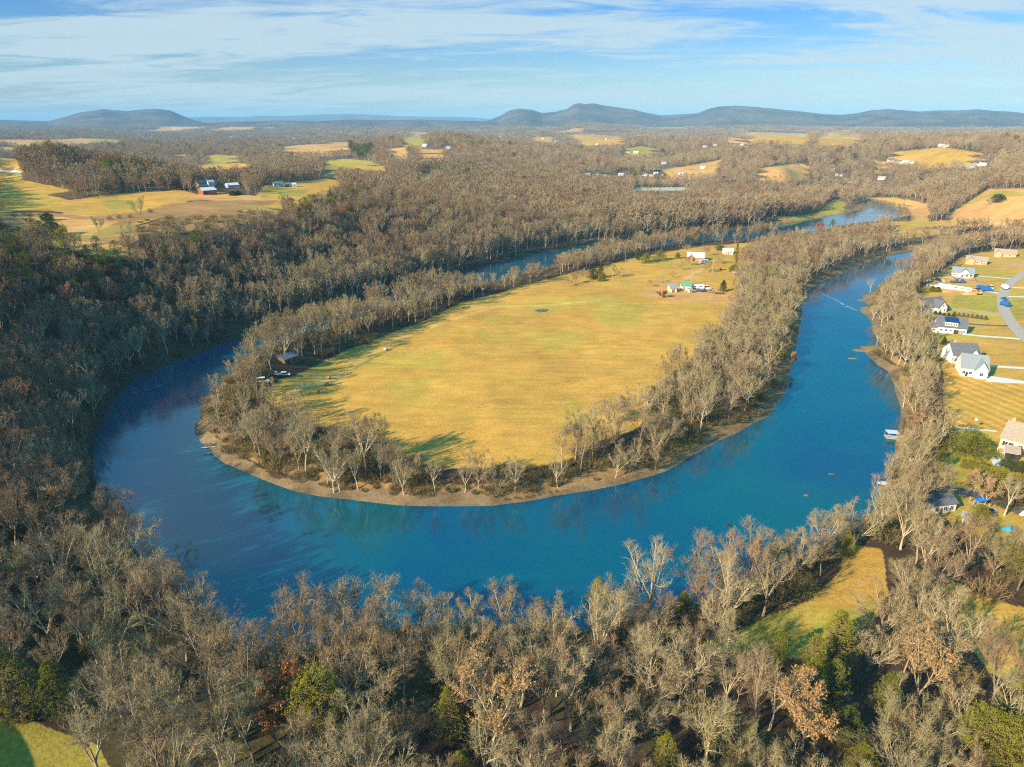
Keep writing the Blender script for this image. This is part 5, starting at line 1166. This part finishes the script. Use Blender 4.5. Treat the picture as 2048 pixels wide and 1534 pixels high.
# concrete pump with folded boom
p = at_px(1913, 566); t = thing('pump_truck', 'blue pump truck with a long jointed boom reaching over the foundation', 'truck', p, R(-5)); MB().box(-4.5, 4.5, -.9, .9, .9, 1.6).build('chassis', M_BLUE, t); MB().prism([(3.0,.7),(5.2,.7),(5.2,1.7),(4.8,2.9),(3.0,2.9)][::-1], -1.2, 1.2, 'y').build('cab', M_BLUE, t)
MB().cyl((0,0,1.6), .6, .45, 1.4, 10).build('turret', M_DBLUE, t); MB().tube([(0,0,2.8),(6,0,6.5),(11,-1,6.2),(13,-1.5,1.0)], [.35,.28,.2,.12], 5).build('boom', M_DBLUE, t); MB().tube([(-.5,0,2.6),(-7,1,7.5),(-14,2,5.6)], [.28,.22,.14], 5).build('boom', M_DBLUE, t); wheels(t, (-3.4,-2.2,3.7), 1.1, .52)
# foundation
def foundation():
    c, L, rz = place(1868, 574, 1942, 584, 9); t = thing('foundation', 'bright white foundation walls of a new house beside blue site trucks', 'foundation', c, rz)
    a = MB(); a.box(-L/2, L/2, -4.5, -4.2, -.3, 1.3); a.box(-L/2, L*.4, 4.2, 4.5, -.3, 1.3); a.box(-L/2, -L/2+.3, -4.2, 4.2, -.3, 1.3); a.box(L/2-.3, L/2, -4.2, 3, -.3, 1.3); a.box(-.15, .15, -4.2, 4.2, -.3, 1.3); a.build('wall', M_TRIM, t)
    MB().box(-L/2+.3, -.15, -4.2, 4.2, -.3, .2).build('slab', M_CONC, t); MB().box(.15, L/2-.3, -4.2, 3.9, -.3, .12).build('slab', M_CONC, t)
foundation()
def mound(name, px, py, rx, ry, h, m, label, cat, seed):
    rg = random.Random(seed); p = at_px(px, py); V = [(0,0,h)]; n = 16; rings = 5
    for k in range(1, rings+1):
        for j in range(n):
            a = 6.283*j/n; q = k/rings*(1+rg.uniform(-.12,.12)); V.append((math.cos(a)*rx*q, math.sin(a)*ry*q, h*(1-(k/rings)**1.4)*rg.uniform(.8,1.15) - (.3 if k == rings else 0)))
    Fs = [(0, 1+j, 1+(j+1)%n) for j in range(n)] + [(1+k*n+j, 1+(k+1)*n+j, 1+(k+1)*n+(j+1)%n, 1+k*n+(j+1)%n) for k in range(rings-1) for j in range(n)]
    o = MB().add(V, Fs).build(name, m, None, True, p); tag(o, label, cat); return o
mound('earth_pile', 1941, 588, 7, 3, 2.2, M_EARTH, 'orange earth pile at the right end of the new foundation', 'earth pile', 1); mound('earth_pile', 1893, 583, 8, 2.2, 1.0, M_EARTH, 'low orange earth bank along the front of the new foundation', 'earth pile', 2)
mound('rock_bar', 1768, 966, 2.6, 1.5, .7, M_STONE, 'pale flat rock at the water edge on the right bank', 'rock', 3); mound('rock', 1663, 948, 1.5, .7, .2, M_WOOD, 'tan rock just breaking the blue water left of the right bank', 'rock', 4)
mound('rock', 1456, 1051, 1.5, .7, .5, M_BLACK, 'dark snag rock in the river above the near bank trees', 'rock', 5); mound('rock', 1613, 991, 1.2, .6, .5, M_WOOD, 'dark snag in the river left of the right bank', 'rock', 6)
for k, (px, py, rx, ry, lab) in enumerate([(1705,717,3.2,1.2,'small mud islet below the gravel spit'),(1728,700,7,3,'brown mud flat jutting from the right bank'),(1730,600,6,3,'grassy spit above the rapids on the right bank')]):
    mound('mud_bar', px, py, rx, ry, .45, mat('mud', (.20,.15,.07), .95, var=.3, scale=.8), lab, 'mud bar', 10+k)
# dock
c = Vector((*unproj(1783, 876, 0), 0)); t = thing('boat_dock', 'small white floating dock with gangway on the right bank', 'dock', c, R(-8))
MB().box(-2.4, 2.2, -1.8, 1.8, .25, .5).build('deck', M_GREYW, t)
for sx in (-2.2, 2.0):
    for sy in (-1.6, 1.6): MB().cyl((sx, sy, -1.5), .1, .1, 4.2, 6).build('post', M_STEEL, t)
MB().box(-2.3, 2.1, -1.7, 1.7, 2.7, 2.85).build('roof', M_METAL, t); MB().box(2.2, 7.5, -.5, .5, .55, .7).build('gangway', M_GREYW, t); MB().box(2.2, 7.5, .45, .52, .7, 1.5).build('railing', M_STEEL, t)
# poles, globe, trampoline, tarps, fire ring, bales, logs
def pole(px, py, h, label, lean=(0,0), arm=True):
    p = at_px(px, py); t = thing('utility_pole', label, 'pole', p); MB().tube([(0,0,-.5),(lean[0],lean[1],h)], [.22,.15], 7).build('pole', M_POLE, t)
    if arm: MB().box(lean[0]-1.1, lean[0]+1.1, lean[1]-.08, lean[1]+.08, h-.9, h-.7).build('crossarm', M_POLE, t); MB().cyl((lean[0]+.35, lean[1], h-2.2), .25, .25, .9, 8).build('transformer', M_METAL, t)
pole(1424, 551, 13, 'wooden pole between the brick farmhouse and the spruce'); pole(1383, 569, 10, 'pale pole beside the green-roofed farm building'); pole(2008, 1029, 11, 'leaning wooden pole with transformer beside the pale sycamore', (1.6,0))
p = at_px(1948, 858); t = thing('bird_house', 'white globe bird house on a tall thin pole above the round cedar', 'bird house', p); MB().tube([(0,0,-.3),(0,0,3.6)], [.06,.05], 6).build('pole', M_STEEL, t)
g = MB(); pr = [(3.5,.15),(3.7,.5),(4.0,.62),(4.3,.5),(4.5,.15)]; g.tube([(0,0,z) for z, r in pr], [r for z, r in pr], 10); g.build('globe', M_TRIM, t)
p = at_px(1973, 1023); t = thing('trampoline', 'round black trampoline on the lawn right of the blue tarp', 'trampoline', p); MB().cyl((0,0,.85), 1.7, 1.7, .05, 20).build('mat', M_BLACK, t); rr = [(1.9*math.cos(6.283*k/20), 1.9*math.sin(6.283*k/20), .88) for k in range(21)]; MB().tube(rr, [.12]*21, 5).build('rim', M_STEEL, t)
for k in range(5): MB().cyl((1.8*math.cos(k*1.257), 1.8*math.sin(k*1.257), -.1), .05, .05, .95, 5).build('leg', M_STEEL, t)
p = at_px(1957, 1012); t = thing('play_hut', 'open timber play hut under a sagging bright blue tarp', 'hut', p, R(-15))
for sx in (-2.2, 2.2):
    for sy in (-1.5, 1.5): MB().box(sx-.1, sx+.1, sy-.1, sy+.1, -.2, 2.3).build('post', M_DECK, t)
MB().box(-2.3, 2.3, -1.6, 1.6, .5, .62).build('deck', M_DECK, t); a = MB(); a.add([(-1.6+.4*i, -1.3+.65*j, 2.35+.35*(1-abs(j-2)/2)-.25*math.sin(i*.8)*.5+(.04*((i*7+j*5) % 3))) for j in range(5) for i in range(9)], [(j*9+i, j*9+i+1, (j+1)*9+i+1, (j+1)*9+i) for j in range(4) for i in range(8)]); o = a.build('tarp', M_TARP, t); md = o.modifiers.new('thick', 'SOLIDIFY'); md.thickness = .05
mound('covered_heap', 1984, 1022, 2.3, 1.1, .9, M_METAL, 'low heap under a pale grey cover right of the trampoline', 'heap', 21); mound('covered_boat', 2019, 1058, 3.0, 1.1, .9, mat('turquoise_cover', (.02,.36,.58), .4), 'long turquoise covered boat on the lower right lawn', 'boat', 22)
mound('covered_heap', 2046, 1030, 1.2, .8, 1.6, M_WHITE, 'upright white covered thing at the right edge below the dark driveway', 'heap', 23)
p = at_px(598, 774); t = thing('fire_ring', 'ring of grey stones on the grass below the plank shed', 'fire ring', p)
for k in range(14): a = k*6.283/14; MB().box(-.35, .35, -.28, .28, -.1, .35, 0, Matrix.Translation((2.4*math.cos(a), 2.4*math.sin(a), 0)) @ Matrix.Rotation(a+.3*math.sin(k*3), 4, 'Z')).build('stone', M_STONE, t)
def bale(px, py, label, m):
    p = at_px(px, py); o = MB().cyl((0,0,.75), .8, .8, 1.4, 16, axis='x').build('hay_bale', m, None, False, p); o.rotation_euler = (0,0,random.uniform(-.6,.6)); tag(o, label, 'hay bale')
M_HAY = mat('old_hay', (.38,.22,.09), .95, var=.3, scale=3)
bale(658,758,'reddish hay bale in the big field, upper of two near the fire ring',M_HAY); bale(654,771,'darker hay bale just below the reddish one near the fire ring',M_HAY); bale(637,787,'small dark bale at the end of the field ditch',M_WOOD); bale(771,701,'lone grey bale beside the worn field track',M_STONE)
def log(px0, py0, px1, py1, r, label, z0=.2, z1=1.2):
    a, b = Vector((*unproj(px0, py0, z0), z0)), Vector((*unproj(px1, py1, z1), z1)); rg = random.Random(px0); pts = [a.lerp(b, k/5)+Vector((rg.uniform(-.2,.2), rg.uniform(-.2,.2), 0)) for k in range(6)]; m = MB(); m.tube(pts, [r*(.45+.12*k) for k in range(6)], 7)
    for k in range(1, 4): m.tube([pts[k], pts[k]+rvec(rg)*Vector((1.6,1.6,.5)).length*.5+Vector((0,0,.5))], [r*.35, .03], 4)
    o = m.build('fallen_log', M_DRIFT); tag(o, label, 'log')
log(402,895,486,890,.45,'long bleached fallen log lying from the west shore into the river'); log(408,908,470,896,.38,'second bleached log crossing just below the long one on the west shore')
# rapids
def foam():
    rg = random.Random(9); mb = MB(); A_ = [unproj(px, py, 0) for px, py in [(1622,578),(1640,585),(1660,594),(1678,604),(1694,613),(1712,620)]]; cum = [Vector((*a, 0)) for a in A_]
    for k in range(150):
        i = rg.randrange(5); f = rg.random(); c = cum[i].lerp(cum[i+1], f) + Vector((rg.gauss(0, .7), rg.gauss(-.8, 1.4), .03+.03*rg.random())); w_ = rg.uniform(.15, .7)*(.6 if i < 2 else 1.1); n = 7; a0 = rg.uniform(0, 6)
        d = (cum[i+1]-cum[i]).normalized(); nn = Vector((-d.y, d.x, 0)); V = [c + d*math.cos(6.283*j/n+a0)*w_*rg.uniform(.6,1.2) + nn*math.sin(6.283*j/n+a0)*w_*.28*rg.uniform(.6,1.2) + Vector((0,0,.0)) for j in range(n)]
        V = [(v.x, v.y, c.z) for v in V]; mb.add(V+[(c.x, c.y, c.z+.06)], [(j, (j+1) % n, n) for j in range(n)])
    o = mb.build('rapids', M_FOAM); o['kind'] = 'stuff'; tag(o, 'broken white line of rapids crossing the blue river', 'rapids')
foam()
# arborvitae row and roadside bushes
HB = {}
def bushes(name, pts, H, Rr, kind, m, phrase, grp):
    for k, (px, py) in enumerate(pts):
        p = ground_at(px, py); s = random.uniform(.85, 1.15)
        single_tree(name, (name, grp), green_builder(kind, H, Rr, 900+len(grp), m, 90, .35), p, s, random.uniform(0, 6.28), '%s, %s from the left' % (phrase, nth(k)), 'shrub', grp)
bushes('hedge_shrub', [(1923+6*k, 936+.9*k) for k in range(8)], 3.4, 1.1, 'cone', NEEDLE_YEL, 'yellow-green pointed hedge shrub below the big round cedar', 'row of pointed hedge shrubs')
bushes('garden_shrub', [(1870+i*9, 629+i*1.2) for i in range(5)], 1.8, .9, 'bush', NEEDLE_DARK, 'small dark shrub along the drive below the large white house', 'shrubs below the white house')
bushes('young_tree', [(1908+i*9, 632+i*1.1) for i in range(8)], 2.4, 1.0, 'bush', BRUSH, 'small brown young tree in the row beside the drive', 'young trees beside the drive')
bushes('pasture_bush', [(29,434),(50,432),(62,433),(80,434),(220,439),(240,437),(262,436),(300,425)], 3.0, 2.6, 'bush', NEEDLE_DARK, 'low dark bush along the hill pasture edge', 'bushes of the hill pasture edge')
# ---------------------------------------------------------------- air
def haze():
    X0, X1, Y0, Y1, Z0, Z1 = -20000, 20000, -600, 31000, -4.0, 375.0
    m = bpy.data.materials.new('haze'); m.use_nodes = True; t = NT(m.node_tree)
    v = t.n('ShaderNodeVolumePrincipled', {'Color': (.34,.69,1,1), 'Density': HAZE, 'Anisotropy': -0.15})
    ou = t.n('ShaderNodeOutputMaterial'); t.t.links.new(v.outputs[0], ou.inputs['Volume'])
    o = MB().box(X0, X1, Y0, Y1, Z0, Z1).build('haze', m); o['kind'] = 'stuff'; tag(o, 'pale blue winter haze over the whole valley', 'haze')
HAZE = 6.2e-5
haze()
SC.cycles.volume_bounces = 0; SC.cycles.max_bounces = 6; SC.cycles.diffuse_bounces = 2; SC.cycles.transparent_max_bounces = 8
SC.cycles.filter_width = 1.1
SC.cycles.use_denoising = False
